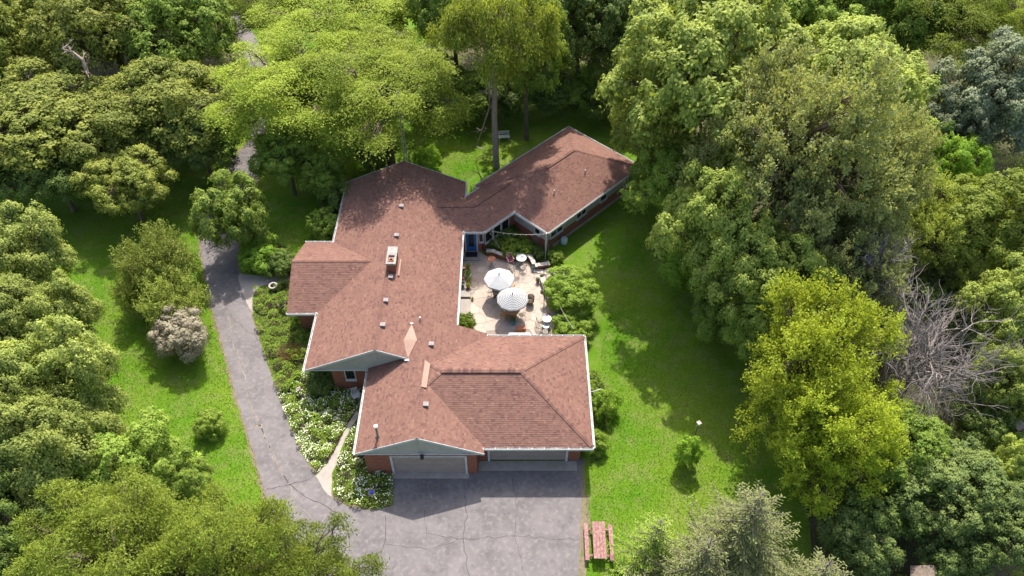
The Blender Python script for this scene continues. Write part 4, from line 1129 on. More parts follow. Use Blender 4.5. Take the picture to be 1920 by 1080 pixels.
chair('wire', r3(662, 420), PI * 1.2, 'cream wire chair between mosaic table and potted urns')
round_table(r3(868, 890), .38, .72, M['white'], M['cream'], 'small round white iron table near the garage eave', 'bistro_table')
round_table(r3(862, 935), .26, .45, M['bluelight'], M['cream'], 'little pale blue round stool table beside white iron table', 'side_table')
chair('wire', r3(802, 880), PI / 2 + .3, 'cream wire chair left of the small white table')
chair('wire', r3(805, 935), PI / 2 + 1.0, 'cream wire chair lower left of the pale blue stool')
chair('wire', r3(855, 985), PI, 'cream wire chair closest to the garage gutter')
# birdbath
p = r3(385, 375)
e = empty('birdbath', (p.x, p.y, PZ), 0, 'terracotta coloured pedestal birdbath at the left end of the curved wall', 'birdbath')
b = MB(); b.lathe([(.22, 0), (.20, .06), (.09, .12), (.075, .5), (.10, .74)], (0, 0, 0), 18); b.build('pedestal', M['stone'], e, smooth=True)
b = MB(); b.lathe([(.10, .74), (.30, .80), (.34, .86), (.31, .86), (.24, .81), (0, .79)], (0, 0, 0), 22); b.build('basin', M['terra'], e, smooth=True)
# pots
def pot(p, r, h, m_, label, plant=None, z=PZ, group=None, urn=False):
    e = empty('flower_pot', (p.x, p.y, z), rnd.uniform(0, 3), label, 'pot', group)
    b = MB()
    prof = [(r * .68, 0), (r * .95, h * .85), (r * 1.08, h * .86), (r * 1.08, h), (r * .88, h), (r * .85, h * .9)] if not urn else [(r * .6, 0), (r * .6, h * .12), (r * .3, h * .25), (r * .7, h * .5), (r * 1.0, h * .9), (r * 1.12, h), (r * .9, h), (r * .8, h * .85)]
    b.lathe(prof, (0, 0, 0), 18); b.build('rim_pot', m_, e, smooth=False)
    b = MB(); b.lathe([(0.0, h * .86), (r * .86, h * .87)], (0, 0, 0), 18); b.build('soil', M['soil'], e)
    if plant:
        g = np.random.default_rng(int(p.x * 1000) % 997 + 5); n = 160; C = g.normal(size=(n, 3)) * np.array([r * .55, r * .55, r * .4]) + np.array([0, 0, h + r * .45])
        me = leaves_mesh('plant', C, rand_dirs(g, n) + np.array([0, 0, .3]), norm(C - np.array([0, 0, h - .1]) + .5 * g.normal(size=(n, 3))), r * .5, r * .28, g.uniform(0, 1, n), L_[plant])
        o = bpy.data.objects.new('plant', me); COL.objects.link(o); o.parent = e; o['kind'] = 'stuff'
    return e
LZ = 0.30
pot(r3(180, 388, LZ), .17, .28, M['terra'], 'terracotta pot of lime foliage at the far end of ledge', 'lime', LZ)
pot(r3(140, 402, LZ), .15, .26, M['terra'], 'empty terracotta pot tucked by wall at ledge far end', None, LZ)
pot(r3(182, 425, LZ), .15, .24, M['stone'], 'pale stone pot with sparse greens second from far end', 'green', LZ)
pot(r3(178, 468, LZ), .26, .30, M['white'], 'large white rimmed bowl of bright green plants on the ledge', 'lime', LZ)
pot(r3(132, 450, LZ), .14, .24, M['terra'], 'small orange clay pot behind the white bowl', 'dark', LZ)
pot(r3(186, 510, LZ), .17, .25, M['terra'], 'clay pot with lime plant just before the white bowl', 'lime', LZ)
pot(r3(128, 495, LZ), .15, .3, M['terra'], 'tall bare clay pot by the wall midway along ledge', None, LZ)
pot(r3(132, 548, LZ), .19, .42, M['greystone'], 'grey stone urn at the near end of the ledge', None, LZ, urn=True)
pot(r3(180, 562, LZ), .19, .28, M['terra'], 'terracotta pot with yellow green plant at near end of ledge', 'lime', LZ)
pot(r3(215, 672), .10, .14, M['terra'], 'tiny clay pot on flagstones beside the ledge corner', 'lime')
pot(r3(575, 885), .22, .40, M['blue'], 'glossy teal blue pot under the edge of striped umbrella', 'dark')
pot(r3(790, 520), .16, .36, M['wicker'], 'dark brown pot at the head of the seat wall', 'dark')
pot(r3(824, 492), .13, .40, M['black'], 'slim black pot beside the head of the seat wall', 'dark')
pot(r3(750, 408), .12, .34, M['blue'], 'small dark blue pot at the tip of the curved wall', 'dark')
pot(r3(910, 730, .5), .12, .2, M['greystone'], 'small grey pot standing on the seat wall cap', 'green', .5)
# terracotta box half hidden by umbrella shadow
p = r3(640, 950); e = empty('storage_bench', (p.x, p.y, PZ), .2, 'low terracotta red bench box in the umbrella shadow', 'bench')
b = MB(); b.box((0, 0, .2), (.72, .32, .4)); b.build('box', M['terra'], e, bevel=.01); b = MB(); b.box((0, 0, .42), (.78, .36, .04)); b.build('lid', M['terra'], e, bevel=.01)
# white grill cart by the gutter
p = r3(630, 985, .9); e = empty('grill_cart', (p.x, p.y, PZ), 0, 'white topped cooking cart pressed against the garage eave', 'cart')
b = MB(); b.box((0, 0, .86), (1.62, .55, .06)); b.build('counter', M['white'], e, bevel=.01)
b = MB(); b.box((0, 0, .45), (1.4, .45, .75)); b.build('cabinet', M['metal'], e); b = MB(); b.box((-.02, -.08, .91), (.36, .2, .06)); b.build('burner', M['black'], e)
# post with lantern near the seat wall
p = r3(843, 752); e = empty('lantern_post', (p.x, p.y, PZ), 0, 'dark garden post with hanging lantern beside the seat wall', 'lantern')
b = MB(); b.tube([(0, 0, 0), (0, 0, 2.3)], .03, 6); b.build('post', M['black'], e); b = MB(); b.bar((0, 0, 2.25), (-.25, 0, 2.2), .03); b.build('arm', M['black'], e)
b = MB(); b.lathe([(.05, -.1), (.12, -.08), (.12, .14), (.15, .15), (0, .28)], (-.2, 0, 1.9), 8); b.build('lantern', M['wicker'], e)
# string lights pole and strings
pb = r3(857, 335); tp = Vector((pb.x, pb.y, 3.3))
e = empty('light_pole', (pb.x, pb.y, 0), 0, 'slim pale pole holding the string lights at the wing corner', 'pole')
b = MB(); b.tube([(0, 0, 0), (0, 0, 3.3)], .035, 8); b.build('shaft', M['metal'], e); b = MB(); b.lathe([(.12, 0), (.12, .04), (.04, .08)], (0, 0, 0), 12); b.build('foot', M['metal'], e)
def string(a, c, sag, nb, label):
    e = empty('string_lights', a, 0, label, 'string lights', 'string lights over the patio'); b = MB()
    P_ = [Vector(a).lerp(Vector(c), k / 12) - Vector(a) - Vector((0, 0, sag * 4 * (k / 12) * (1 - k / 12))) for k in range(13)]
    b.tube(P_, .012, 4); b.build('cable', M['cream'], e)
    for k in range(nb):
        t = (k + .5) / nb; q = Vector(a).lerp(Vector(c), t) - Vector(a) - Vector((0, 0, sag * 4 * t * (1 - t) + .05)); b = MB(); b.lathe([(.0, -.07), (.035, -.04), (.03, 0), (.015, .03)], q, 6); b.build('bulb', M['bulb'], e)
string((tp.x, tp.y, 3.25), (-1.9, 47.55, 2.5), .25, 10, 'string of bulbs running from the pole to the link wall windows')
string((-1.9, 47.5, 2.5), tuple(r3(460, 215, .6)), .05, 4, 'short string of bulbs dropping from the link wall to the bed')
string((tp.x, tp.y, 3.25), tuple(r3(890, 240, .4)), .05, 4, 'short stay of bulbs from pole top down to the hose')
string(tuple(r3(985, 720, 1.8)), tuple(r3(1110, 925, 1.6)), .15, 6, 'string of bulbs crossing in front of the big lime bush')
# barrel and hose
p = r3(1020, 175); e = empty('water_barrel', (p.x, p.y, 0), 0, 'pale blue round barrel at the foot of the bedroom wing wall', 'barrel')
b = MB(); b.lathe([(.26, 0), (.31, .2), (.32, .4), (.29, .62), (.27, .64)], (0, 0, 0), 20); b.build('drum', M['bluelight'], e, smooth=True)
b = MB(); b.lathe([(.29, .64), (.28, .69), (.08, .72), (0, .73)], (0, 0, 0), 20); b.build('lid', M['bluelight'], e)
p = r3(900, 275); b = MB()
for k in range(4):
    b.tube([((.34 - k * .05) * math.cos(t) , (.30 - k * .04) * math.sin(t), .06 + .05 * k + .02 * math.sin(3 * t)) for t in [2 * PI * i / 20 for i in range(21)]], .03, 5, cap=False)
o = b.build('garden_hose', mat('teal_hose', (0.03, 0.16, 0.15), 0.5)); o.location = (p.x, p.y, 0); tag(o, 'coiled teal garden hose between light pole and lawn', 'hose')

# ------------------------------------------------------------------ other objects
# picnic table
p = at(1122, 1022, 0); e = empty('picnic_table', (p.x, p.y, 0), -.02, 'faded red wooden picnic table on the lawn edge by the driveway', 'picnic table')
for k in range(4): b = MB(); b.box((-.30 + k * .2, 0, .74), (.185, 2.4, .04)); b.build('top_plank', M['redwood'], e)
for s in (-1, 1):
    b = MB(); b.box((s * .76, 0 - .03 * s, .44), (.25, 2.4, .04)); b.build('bench_seat', M['redwood'], e)
    b = MB(); y = s * .85
    b.bar((-.85, y, .38), (.85, y, .38), .09, .04); b.bar((-.36, y, .69), (.36, y, .69), .09, .04)
    for q in (-1, 1): b.bar((q * .25, y + .05, .70), (q * .62, y + .05, 0), .09, .045)
    b.build('leg_frame', M['redwood'], e)
# feeder pole
p = at(1296, 838, 0); e = empty('bird_feeder', (p.x, p.y, 0), 0, 'bird feeder with square pale tray on a slim pole on the lawn', 'bird feeder')
b = MB(); b.tube([(0, 0, 0), (.02, .0, 2.9)], .022, 6); b.build('pole', M['black'], e)
b = MB(); b.box((0.02, 0, 2.95), (.27, .27, .05), .5); b.build('tray', M['stone'], e); b = MB(); b.lathe([(.10, 2.68), (.10, 2.92)], (0.02, 0, 0), 10); b.build('seed_tube', M['metal'], e)
# gazing ball
p = at(699, 932, 0); e = empty('gazing_ball', (p.x, p.y, 0), 0, 'cobalt blue gazing ball on dark pedestal among white flowers', 'garden ornament')
b = MB(); b.lathe([(.22, 0), (.2, .05), (.08, .12), (.07, .5), (.22, .56), (.24, .6), (.1, .58)], (0, 0, 0), 16); b.build('pedestal', M['greystone'], e)
b = MB(); b.lathe([(.13 * math.cos(t), .68 + .13 * math.sin(t)) for t in [-PI / 2 + PI * i / 10 for i in range(11)]], (0, 0, 0), 18); b.build('globe', M['cobalt'], e, smooth=True)
# stone planters in the bed
p = at(514, 542, 0); e = empty('stone_planter', (p.x, p.y, 0), 0, 'ring shaped pale stone planter by the front walk', 'planter')
b = MB(); b.lathe([(.20, 0), (.34, .35), (.38, .42), (.36, .46), (.24, .46), (.20, .34)], (0, 0, 0), 20); b.build('bowl', M['stone'], e); b = MB(); b.lathe([(0, .36), (.21, .36)], (0, 0, 0), 16); b.build('soil', M['soil'], e)
p = at(531, 578, 0); pot(p, .28, .55, M['greystone'], 'dark stone urn in the bed beside the west wing eave', 'dark', 0, urn=True)
p = at(562, 738, 0); e = empty('stone_ball', (p.x, p.y, 0), 0, 'weathered stone ball on a plinth near the corner gutter', 'garden ornament')
b = MB(); b.lathe([(.20 * math.cos(t), .48 + .20 * math.sin(t)) for t in [-PI / 2 + PI * i / 10 for i in range(11)]], (0, 0, 0), 16); b.build('ball', M['greystone'], e, smooth=True); b = MB(); b.lathe([(.2, 0), (.14, .1), (.12, .3)], (0, 0, 0), 12); b.build('plinth', M['greystone'], e)
p = at(669, 748, 0); e = empty('plastic_chair', (p.x, p.y, 0), .4, 'white plastic garden chair in shade beneath the small window', 'chair')
b = MB(); b.box((0, 0, .42), (.48, .46, .04)); b.build('seat', M['white'], e, bevel=.01)
b = MB()
for i in range(5): b.bar((-.19 + i * .095, .22, .44), (-.2 + i * .1, .34, .9), .055, .02)
b.bar((-.24, .34, .9), (.24, .34, .9), .03, .07); b.build('backrest', M['white'], e)
for s in (-1, 1):
    b = MB(); b.box((s * .27, 0, .64), (.06, .5, .03)); b.build('armrest', M['white'], e)
    for y in (-.2, .2): b = MB(); b.bar((s * .22, y, 0), (s * .21, y, .42), .04); b.build('leg', M['white'], e)
for k, (px, py) in enumerate(((569, 601), (584, 599))):  # plain unlit globes standing for small white hanging pots
    p = at(px, py + 4, 0); e = empty('garden_globe', (p.x, p.y, 0), 0, ('small white globe standing for a hanging pot, the left of two', 'small white globe standing for a hanging pot, the right of two')[k], 'garden globe', 'white globes under the west wing eave')
    b = MB(); b.lathe([(.10 * math.cos(t), .35 + .10 * math.sin(t)) for t in [-PI / 2 + PI * i / 8 for i in range(9)]], (0, 0, 0), 12); b.build('globe', M['white'], e, smooth=True); b = MB(); b.tube([(0, 0, 0), (0, 0, .27)], .015, 5); b.build('stake', M['black'], e)
# birdhouse at the right edge
p = at(1910, 800, 4.2); e = empty('bird_house', (p.x, p.y, 0), .2, 'weathered grey box bird house on a tall post at right edge', 'bird house')
b = MB(); b.bar((0, 0, 0), (0, 0, 3.9), .1); b.build('post', M['oldwood'], e); b = MB(); b.box((0, 0, 4.15), (.5, .5, .55)); b.build('box', M['oldwood'], e)
b = MB(); 
for s in (-1, 1): b.face([(0, -.36, 4.66), (s * .38, -.36, 4.38), (s * .38, .36, 4.38), (0, .36, 4.66)]); b.face([(0, -.36, 4.63), (s * .38, -.36, 4.35), (s * .38, .36, 4.35), (0, .36, 4.63)])
b.build('roof', M['greystone'], e)
# playhouse with gabled plank roof at bottom right
p = at(1712, 1118, 0); e = empty('play_tower', (p.x, p.y - .2, 0), -.35, 'weathered wooden play tower with pitched plank roof at bottom edge', 'play tower')
for x in (-.65, .65):
    for y in (-.65, .65): b = MB(); b.bar((x, y, 0), (x, y, 2.1), .10); b.build('post', M['oldwood'], e)
for k in range(7):
    for s in (-1, 1):
        b = MB(); x0, x1 = (1 - k / 7) * .95, (1 - (k + 1) / 7) * .95; z0, z1 = 2.05 + k / 7 * .85, 2.05 + (k + 1) / 7 * .85
        b.bar((s * (x0 + x1) / 2, -.9, (z0 + z1) / 2), (s * (x0 + x1) / 2, .9, (z0 + z1) / 2), .178, .03, up=Vector((s * .67, 0, .74))); b.build('roof_plank', M['oldwood'], e)
for s in (-1, 1):
    for k in range(3): b = MB(); b.bar((-.6, s * .66, 2.1 + k * .2), (.6 , s * .66, 2.1 + k * .2) if k == 0 else (.6 - k * .2, s * .66, 2.1 + k * .2), .04, .15) if k == 0 else b.bar((-.7 + k * .22, s * .66, 2.1 + k * .2), (.7 - k * .22, s * .66, 2.1 + k * .2), .04, .15); b.build('gable_board', M['oldwood'], e)
b = MB(); b.box((0, 0, 1.2), (1.4, 1.4, .06)); b.build('platform', M['oldwood'], e)
# white edging rail
p0, p1 = at(1585, 1073, .4), at(1665, 1082, .4)
b = MB(); b.tube([p0, p0.lerp(p1, .35) + Vector((0, .12, 0)), p0.lerp(p1, .7) + Vector((0, .08, 0)), p1], .035, 6); b.bar((p0.x, p0.y, 0), p0, .05); b.bar((p1.x, p1.y, 0), p1, .05); tag(b.build('pipe_rail', M['white']), 'thin white pipe rail on the ground beside the play tower', 'rail')
# lawn bench, far lawn
p = at(945, 262, 0); e = empty('lawn_bench', (p.x, p.y, 0), .1, 'small white painted bench on the far lawn behind tall trunk', 'bench')
for k in range(3): b = MB(); b.box((0, -.18 + k * .18, .42), (1.1, .14, .04)); b.build('seat_slat', M['white'], e)
for k in range(2): b = MB(); b.box((0, .3, .6 + k * .2), (1.1, .03, .12)); b.build('back_slat', M['white'], e)
for s in (-1, 1): b = MB(); b.box((s * .45, 0, .2), (.06, .45, .4)); b.bar((s * .45, .28, .2), (s * .45, .3, .85), .06); b.build('leg', M['white'], e)
# antenna mast at the north gable
p = at(762, 318, 0); e = empty('antenna_mast', (-9.25, 54.3, 0), 0, 'tall grey lattice antenna mast rising behind the main roof peak', 'mast')
b = MB()
for i in range(3): b.tube([(.16 * math.cos(i * 2.094), .16 * math.sin(i * 2.094), 0), (.12 * math.cos(i * 2.094), .12 * math.sin(i * 2.094), 11.5)], .025, 5)
b.build('leg', M['metal'], e); b = MB()
for k in range(24):
    for i in range(3):
        a = i * 2.094; c = (i + 1) * 2.094; z = .4 + k * .45; b.bar((.15 * math.cos(a), .15 * math.sin(a), z), (.15 * math.cos(c), .15 * math.sin(c), z + .3), .018)
b.build('lattice', M['metal'], e)

# ------------------------------------------------------------------ TREES
rnd = random.Random(4242)
def mpp(px, py, z):   # metres per pixel at that point
    p = at(px, py, z); d = p.y * math.cos(PITCH) - (z - CAM_H) * math.sin(PITCH); return d / FPX
def T(name, kind, px, py, r, zc, m_, label, cat='tree', group=None, hs=1.0, var=None, bark=None, rz=None):
    p = at(px, py, zc); return tree(name, kind, p, r * mpp(px, py, zc), zc, m_, label, cat, group, hs, var, rz, bark)
G1 = 'oaks along the upper left woodland edge'
T('oak_tree', 'oak', 60, 50, 125, 8, 'oak', 'olive oak crown in the top left corner of the picture', group=G1)
T('oak_tree', 'oak', 200, 50, 120, 9.5, 'oak', 'olive oak behind the forked pale bare limb, near the top edge', group=G1)
T('oak_tree', 'oak', 60, 225, 145, 6.5, 'oak', 'broad olive oak crowding the left edge, upper part', group=G1)
T('oak_tree', 'maple', 330, 60, 105, 8.5, 'green', 'fresher green tree between the oaks and the far driveway', group=G1)
T('oak_tree', 'oak', 325, 190, 115, 6.5, 'oak', 'rounded olive oak left of the locust above the drive', group=G1)
T('oak_tree', 'oak', 190, 235, 120, 6.0, 'oak', 'olive oak in the middle of the upper left woodland', group=G1)
T('oak_tree', 'oak', 232, 335, 78, 4.6, 'oak', 'lowest oak standing over its trunk on the shaded left lawn', group=G1)
T('oak_tree', 'oak', 100, 322, 84, 4.4, 'dark', 'dark skirted oak over the left lawn west of the lowest oak', group=G1)
T('oak_tree', 'oak', -20, 310, 90, 5, 'dark', 'dark oak cut by the left edge above the lawn', group=G1)
T('oak_tree', 'maple', 375, 265, 66, 4.4, 'dark', 'dark bushy tree beside the shaded bend of the drive', group=G1)
T('oak_tree', 'oak', 150, -50, 110, 9, 'oak', 'oak crown half cut by the top edge left of centre wood', group=G1)
T('oak_tree', 'oak', 320, -60, 110, 9, 'green', 'green oak cut by the top edge beside the far driveway', group=G1)
T('oak_tree', 'oak', -60, 90, 110, 9, 'oak', 'oak cut by the left edge just below the top corner', group=G1)
# honey locusts above the house
T('locust_tree', 'locust', 560, 165, 150, 8.5, 'locust', 'spreading yellow green honey locust over the drive, left one', bark=M['bark'], group='honey locusts above the house')
T('locust_tree', 'locust', 715, 165, 148, 9.0, 'locust', 'spreading yellow green honey locust behind main roof peak, right one', group='honey locusts above the house')
T('locust_tree', 'locust', 640, 35, 150, 8.5, 'locust', 'honey locust touching the top edge behind the two spreading ones', group='honey locusts above the house')
T('understory_tree', 'maple', 535, 295, 66, 4.2, 'green', 'loose green tree under the locust beside the drive')
T('understory_tree', 'small', 605, 325, 46, 2.8, 'green', 'low green tree against the main roof left corner')
T('understory_tree', 'small', 705, 278, 36, 2.4, 'dark', 'dark low tree beneath the right locust')
T('shrub', 'shrub', 620, 425, 34, 1.3, 'green', 'feathery dark green shrub at the main wall inside corner', 'shrub')
T('shrub', 'shrub', 640, 375, 34, 1.5, 'dark', 'dark shrub shaded by main roof left gutter', 'shrub')
T('conifer_sapling', 'shrub', 800, 300, 26, 1.3, 'bright', 'young feathery evergreen on the lawn right of the mast', 'shrub')
# tall walnut with bare trunk
w_ = tree('tall_tree', 'walnut', (-1.5, 59.3), 4.6, 14.1, 'walnut', 'very tall tree with long bare trunk behind the bedroom wing', bark=M['barkgrey'], rz=0.6)
T('ivy_trunk_tree', 'maple', 990, 90, 75, 10, 'green', 'slender tree with ivy clad trunk right of the tall bare one')
T('back_tree', 'maple', 850, 20, 80, 9, 'green', 'green tree filling the gap left of the tall trunk tree at top edge', group='trees of the rear wood')
T('back_tree', 'maple', 1090, 50, 85, 9, 'dark', 'dark green tree in the rear wood left of the pale maple', group='trees of the rear wood')
T('back_tree', 'maple', 1165, 110, 62, 6, 'dark', 'narrow dark tree directly left of the pale maple', group='trees of the rear wood')
T('back_tree', 'oak', 1030, 0, 80, 10, 'green', 'tree cut by the top edge above the ivy trunk', group='trees of the rear wood')
T('back_tree', 'oak', 930, -40, 90, 9, 'oak', 'olive tree hidden behind the tallest crown at the top', group='trees of the rear wood')
T('back_tree', 'maple', 1160, -10, 70, 10, 'dark', 'dark tree at the top edge left of the sunlit clearing', group='trees of the rear wood')
T('back_tree', 'maple', 1290, 0, 60, 8, 'green', 'green tree at top edge right of the sunlit clearing', group='trees of the rear wood')
T('back_tree', 'maple', 1570, 30, 100, 9, 'green', 'fresh green tree at the top edge above the second pale maple', group='trees of the rear wood')
T('back_tree', 'oak', 1690, 50, 90, 9, 'green', 'green tree at top edge between the pale maples and the corner', group='trees of the rear wood')
T('back_tree', 'locust', 1800, 40, 110, 10, 'locust2', 'yellowish feathery tree near the top right corner', group='trees of the rear wood')
T('back_tree', 'locust', 1920, 70, 95, 10, 'locust', 'bright yellow green tree in the top right corner', group='trees of the rear wood')
T('back_tree', 'oak', 1480, -10, 85, 9, 'dark', 'dark tree peeping above the large pale maple', group='trees of the rear wood')
T('back_tree', 'oak', 1400, -50, 85, 9, 'green', 'green tree cut by the top edge behind the large pale maple', group='trees of the rear wood')
T('back_tree', 'locust', 505, 20, 85, 7.5, 'locust2', 'feathery tree cut by top edge at the far driveway', group='trees of the rear wood')
T('back_tree', 'maple', 740, -40, 100, 9, 'green', 'green tree cut by top edge behind the right locust', group='trees of the rear wood')
for i, (px, py, r, m_, lb) in enumerate(((868, 178, 42, 'green', 'pale sprayed hedge shrub left of the tall trunk'), (920, 172, 40, 'dark', 'dark hedge shrub directly behind the tall trunk'), (1030, 168, 45, 'dark', 'dark rounded hedge shrub right of the ivy trunk'),
                                      (1085, 160, 42, 'green', 'greyish green hedge shrub at the middle of the rear lawn edge'), (1140, 175, 45, 'dark', 'dark hedge shrub at the pale maple end of the lawn'), (1195, 170, 45, 'dark', 'dark hedge shrub tucked under the pale maple'), (820, 150, 45, 'dark', 'dark hedge shrub under the right locust edge'), (975, 165, 40, 'green', 'green hedge shrub between the two tall trunks'))):
    T('hedge_shrub', 'small', px, py, r * 1.25, 2.6, m_, lb, 'shrub', 'shrubs along the rear lawn edge')
# right side
G2 = 'trees of the right hand wood'
T('maple_tree', 'maple', 1320, 150, 172, 13.5, 'pale', 'largest pale green maple above the bedroom wing', var=0, group=G2)
T('maple_tree', 'maple', 1205, 232, 62, 7.5, 'pale', 'drooping pale maple limbs reaching over the bedroom wing corner', group=G2)
T('maple_tree', 'maple', 1590, 180, 135, 10, 'pale', 'second pale green maple, right of the largest', group=G2)
T('maple_tree', 'maple', 1270, 330, 80, 6, 'green', 'shaded green tree hugging the bedroom wing end wall', group=G2)
T('silver_tree', 'maple', 1870, 190, 115, 9, 'silver', 'silvery grey leaved tree at the right edge', group=G2)
T('silver_tree', 'maple', 1770, 250, 70, 7, 'silver', 'smaller grey leaved tree left of the silvery one', group=G2)
T('elm_tree', 'elm', 1490, 300, 170, 13, 'elm', 'huge olive elm with forking limbs in the right wood', var=0, group=G2)
T('elm_tree', 'elm', 1620, 350, 115, 11, 'elm', 'olive elm spreading right of the huge forked one', group=G2)
T('maple_tree', 'maple', 1342, 435, 108, 8.8, 'pale', 'bright green tree bulging over the lawn opposite the wing wall', group=G2)
T('maple_tree', 'maple', 1438, 528, 100, 7.6, 'pale', 'green tree just above the yellow maple', group=G2)
T('maple_tree', 'elm', 1590, 510, 105, 7.5, 'elm', 'olive tree between yellow maple and forked elm', group=G2)
T('maple_tree', 'oak', 1775, 315, 68, 6, 'bright', 'small bright green tree under the grey leaved one', group=G2)
T('maple_tree', 'maple', 1850, 430, 110, 7, 'locust2', 'yellow green tree on right edge below the silvery ones', group=G2)
T('maple_tree', 'elm', 1730, 440, 85, 6.5, 'pale', 'tree directly above the dead grey one', group=G2)
T('maple_tree', 'maple', 1905, 590, 90, 6.5, 'pale', 'green tree at right edge beside the dead grey one', group=G2)
T('maple_tree', 'maple', 1890, 720, 66, 5.5, 'pale', 'green tree at right edge above the bird house', group=G2)
T('maple_tree', 'maple', 1925, 880, 55, 5, 'pale', 'pale tree on the right edge below the bird house', group=G2)
T('yellow_maple', 'shoot', 1520, 697, 124, 7.4, 'yellow', 'brightest yellow green maple, its upper crown beside the dead tree', group=G2, var=0)
T('yellow_maple', 'shoot', 1552, 830, 110, 6.0, 'yellow', 'lower yellow green tree between yellow maple and dark conifers', group=G2, var=1)
T('maple_tree', 'maple', 1680, 840, 90, 4.8, 'green', 'green tree below the dead grey one', group=G2)
T('maple_tree', 'maple', 1430, 620, 70, 4.5, 'green', 'green tree filling in left of the yellow maple', group=G2)
T('dark_tree', 'maple', 1790, 920, 95, 4.5, 'conifer', 'dark shaded tree right of centre in the lower right wood', group=G2)
T('dark_tree', 'maple', 1890, 990, 85, 4.5, 'conifer', 'dark shaded tree at the lower right edge', group=G2)
T('understory_tree', 'small', 1300, 500, 52, 2.6, 'bright', 'low bright green tree at the lawn edge under the bulging maple', group=G2)
T('understory_tree', 'small', 1345, 590, 48, 2.4, 'green', 'low shaded tree at lawn edge between the maple and yellow tree', group=G2)
T('understory_tree', 'small', 1230, 330, 40, 2.6, 'green', 'low green tree hard against the wing east corner', group=G2)
T('dark_tree', 'small', 1650, 940, 80, 3.0, 'dark', 'low dark tree above the play tower', group=G2)
T('dark_tree', 'small', 1610, 1010, 62, 2.6, 'conifer', 'low dark tree between the spruces and the play tower')
T('dark_tree', 'small', 1800, 1050, 60, 2.6, 'conifer', 'low dark tree right of the play tower at the bottom edge')
T('dark_tree', 'small', 1850, 800, 60, 3.0, 'dark', 'low dark tree left of the bird house', group=G2)
T('dark_tree', 'small', 1680, 560, 70, 3.0, 'dark', 'low dark tree behind the dead crown', group=G2)
T('dark_tree', 'small', 1790, 560, 70, 3.0, 'conifer', 'low dark tree to the upper right of the dead crown', group=G2)
# left side
G3 = 'lindens massed along the left edge'
T('linden_tree', 'linden', 35, 490, 82, 6, 'linden', 'uppermost linden of the left edge beside the shadowed lawn', group=G3)
T('linden_tree', 'linden', 118, 600, 62, 5.5, 'linden', 'small linden bulging toward the juniper', group=G3)
T('linden_tree', 'linden', 20, 620, 85, 6, 'linden', 'linden on the left edge level with the grey purple bush', group=G3)
T('linden_tree', 'linden', 118, 725, 104, 7, 'linden', 'large pale linden facing the open lawn', group=G3)
T('linden_tree', 'linden', 15, 760, 90, 7, 'linden', 'linden on the left edge behind the large pale one', group=G3)
T('linden_tree', 'linden', 110, 860, 105, 7, 'linden', 'linden below the large pale one', group=G3)
T('linden_tree', 'maple', 255, 885, 90, 5.5, 'green', 'greener tree beside the lawn above the bottom locust', group=G3)
T('linden_tree', 'linden', 10, 920, 90, 6, 'dark', 'dark linden on the left edge near the bottom', group=G3)
T('linden_tree', 'maple', 345, 920, 58, 4.5, 'green', 'small green tree nearest the lawn above the bottom locust', group=G3)
T('linden_tree', 'maple', 30, 1040, 80, 6, 'dark', 'dark tree in the bottom left corner', group=G3)
G4 = 'locusts along the bottom edge'
T('locust_tree', 'locust', 230, 1050, 155, 12, 'locust2', 'feathery olive locust near the bottom left corner', group=G4)
T('locust_tree', 'locust', 410, 1078, 145, 12, 'locust2', 'feathery olive locust at the middle of the bottom left edge', group=G4)
T('locust_tree', 'locust', 568, 1118, 118, 11, 'locust2', 'feathery locust reaching over the driveway at the bottom', group=G4)
# specimens by the drive
T('round_tree', 'small', 437, 400, 64, 4.2, 'fresh', 'light green round tree overhanging the drive by the front walk', var=0)
T('shrub', 'shrub', 490, 480, 42, 1.1, 'bright', 'spreading green shrub at the corner of the front walk', 'shrub')
T('shrub', 'shrub', 525, 495, 32, 1.0, 'dark', 'darker shrub between front walk and west wing', 'shrub')
T('juniper', 'juniper', 298, 500, 62, 3.0, 'yew', 'olive yellow spreading juniper with bare twigs, upper half', 'tree', 'junipers on the left lawn')
T('juniper', 'juniper', 318, 565, 58, 2.4, 'yew', 'olive yellow juniper just above the purple grey bush', 'tree', 'junipers on the left lawn')
T('juniper', 'juniper', 262, 550, 36, 2.0, 'yew', 'small juniper mound on the lawn side of the junipers', 'tree', 'junipers on the left lawn')
T('smoke_bush', 'small', 335, 625, 50, 2.2, 'purple', 'rounded purple grey bush on the left lawn', 'bush')
T('rose_bush', 'shrub', 392, 795, 30, 0.9, 'green', 'small mulched rose bush alone on the lawn near the drive', 'bush')
T('patio_bush', 'small', 1070, 545, 46, 1.7, 'lime', 'big lime green bush between seat wall and lawn', 'bush')
T('shrub', 'shrub', 1075, 612, 34, 0.8, 'lime', 'low lime shrub at the garage corner of the patio', 'shrub')
T('shrub', 'shrub', 874, 606, 17, 0.8, 'lime', 'small lime shrub at the foot of the main east gutter', 'shrub')
T('viburnum', 'shrub', 1122, 755, 32, 1.2, 'lime', 'rounded bright green shrub beside the garage side gutter', 'shrub')
T('shrub', 'shrub', 1116, 830, 24, 0.7, 'lime', 'low strappy green clump at the garage front corner', 'shrub')
T('sapling', 'small', 1290, 845, 23, 1.6, 'bright', 'little bright green sapling on the lawn by the bird feeder', 'tree')
T('shrub', 'shrub', 960, 468, 20, 0.6, 'lime', 'bright fern like shrub behind the curved wall', 'shrub')
T('shrub', 'shrub', 984, 466, 15, 0.55, 'lime', 'second bright shrub behind the curved wall, nearer the pole', 'shrub')
T('shrub', 'shrub', 928, 458, 14, 0.5, 'dark', 'dark shrub behind the birdbath', 'shrub')
T('shrub', 'shrub', 950, 440, 20, 0.6, 'dark', 'dark shrub in the wing inside corner', 'shrub')
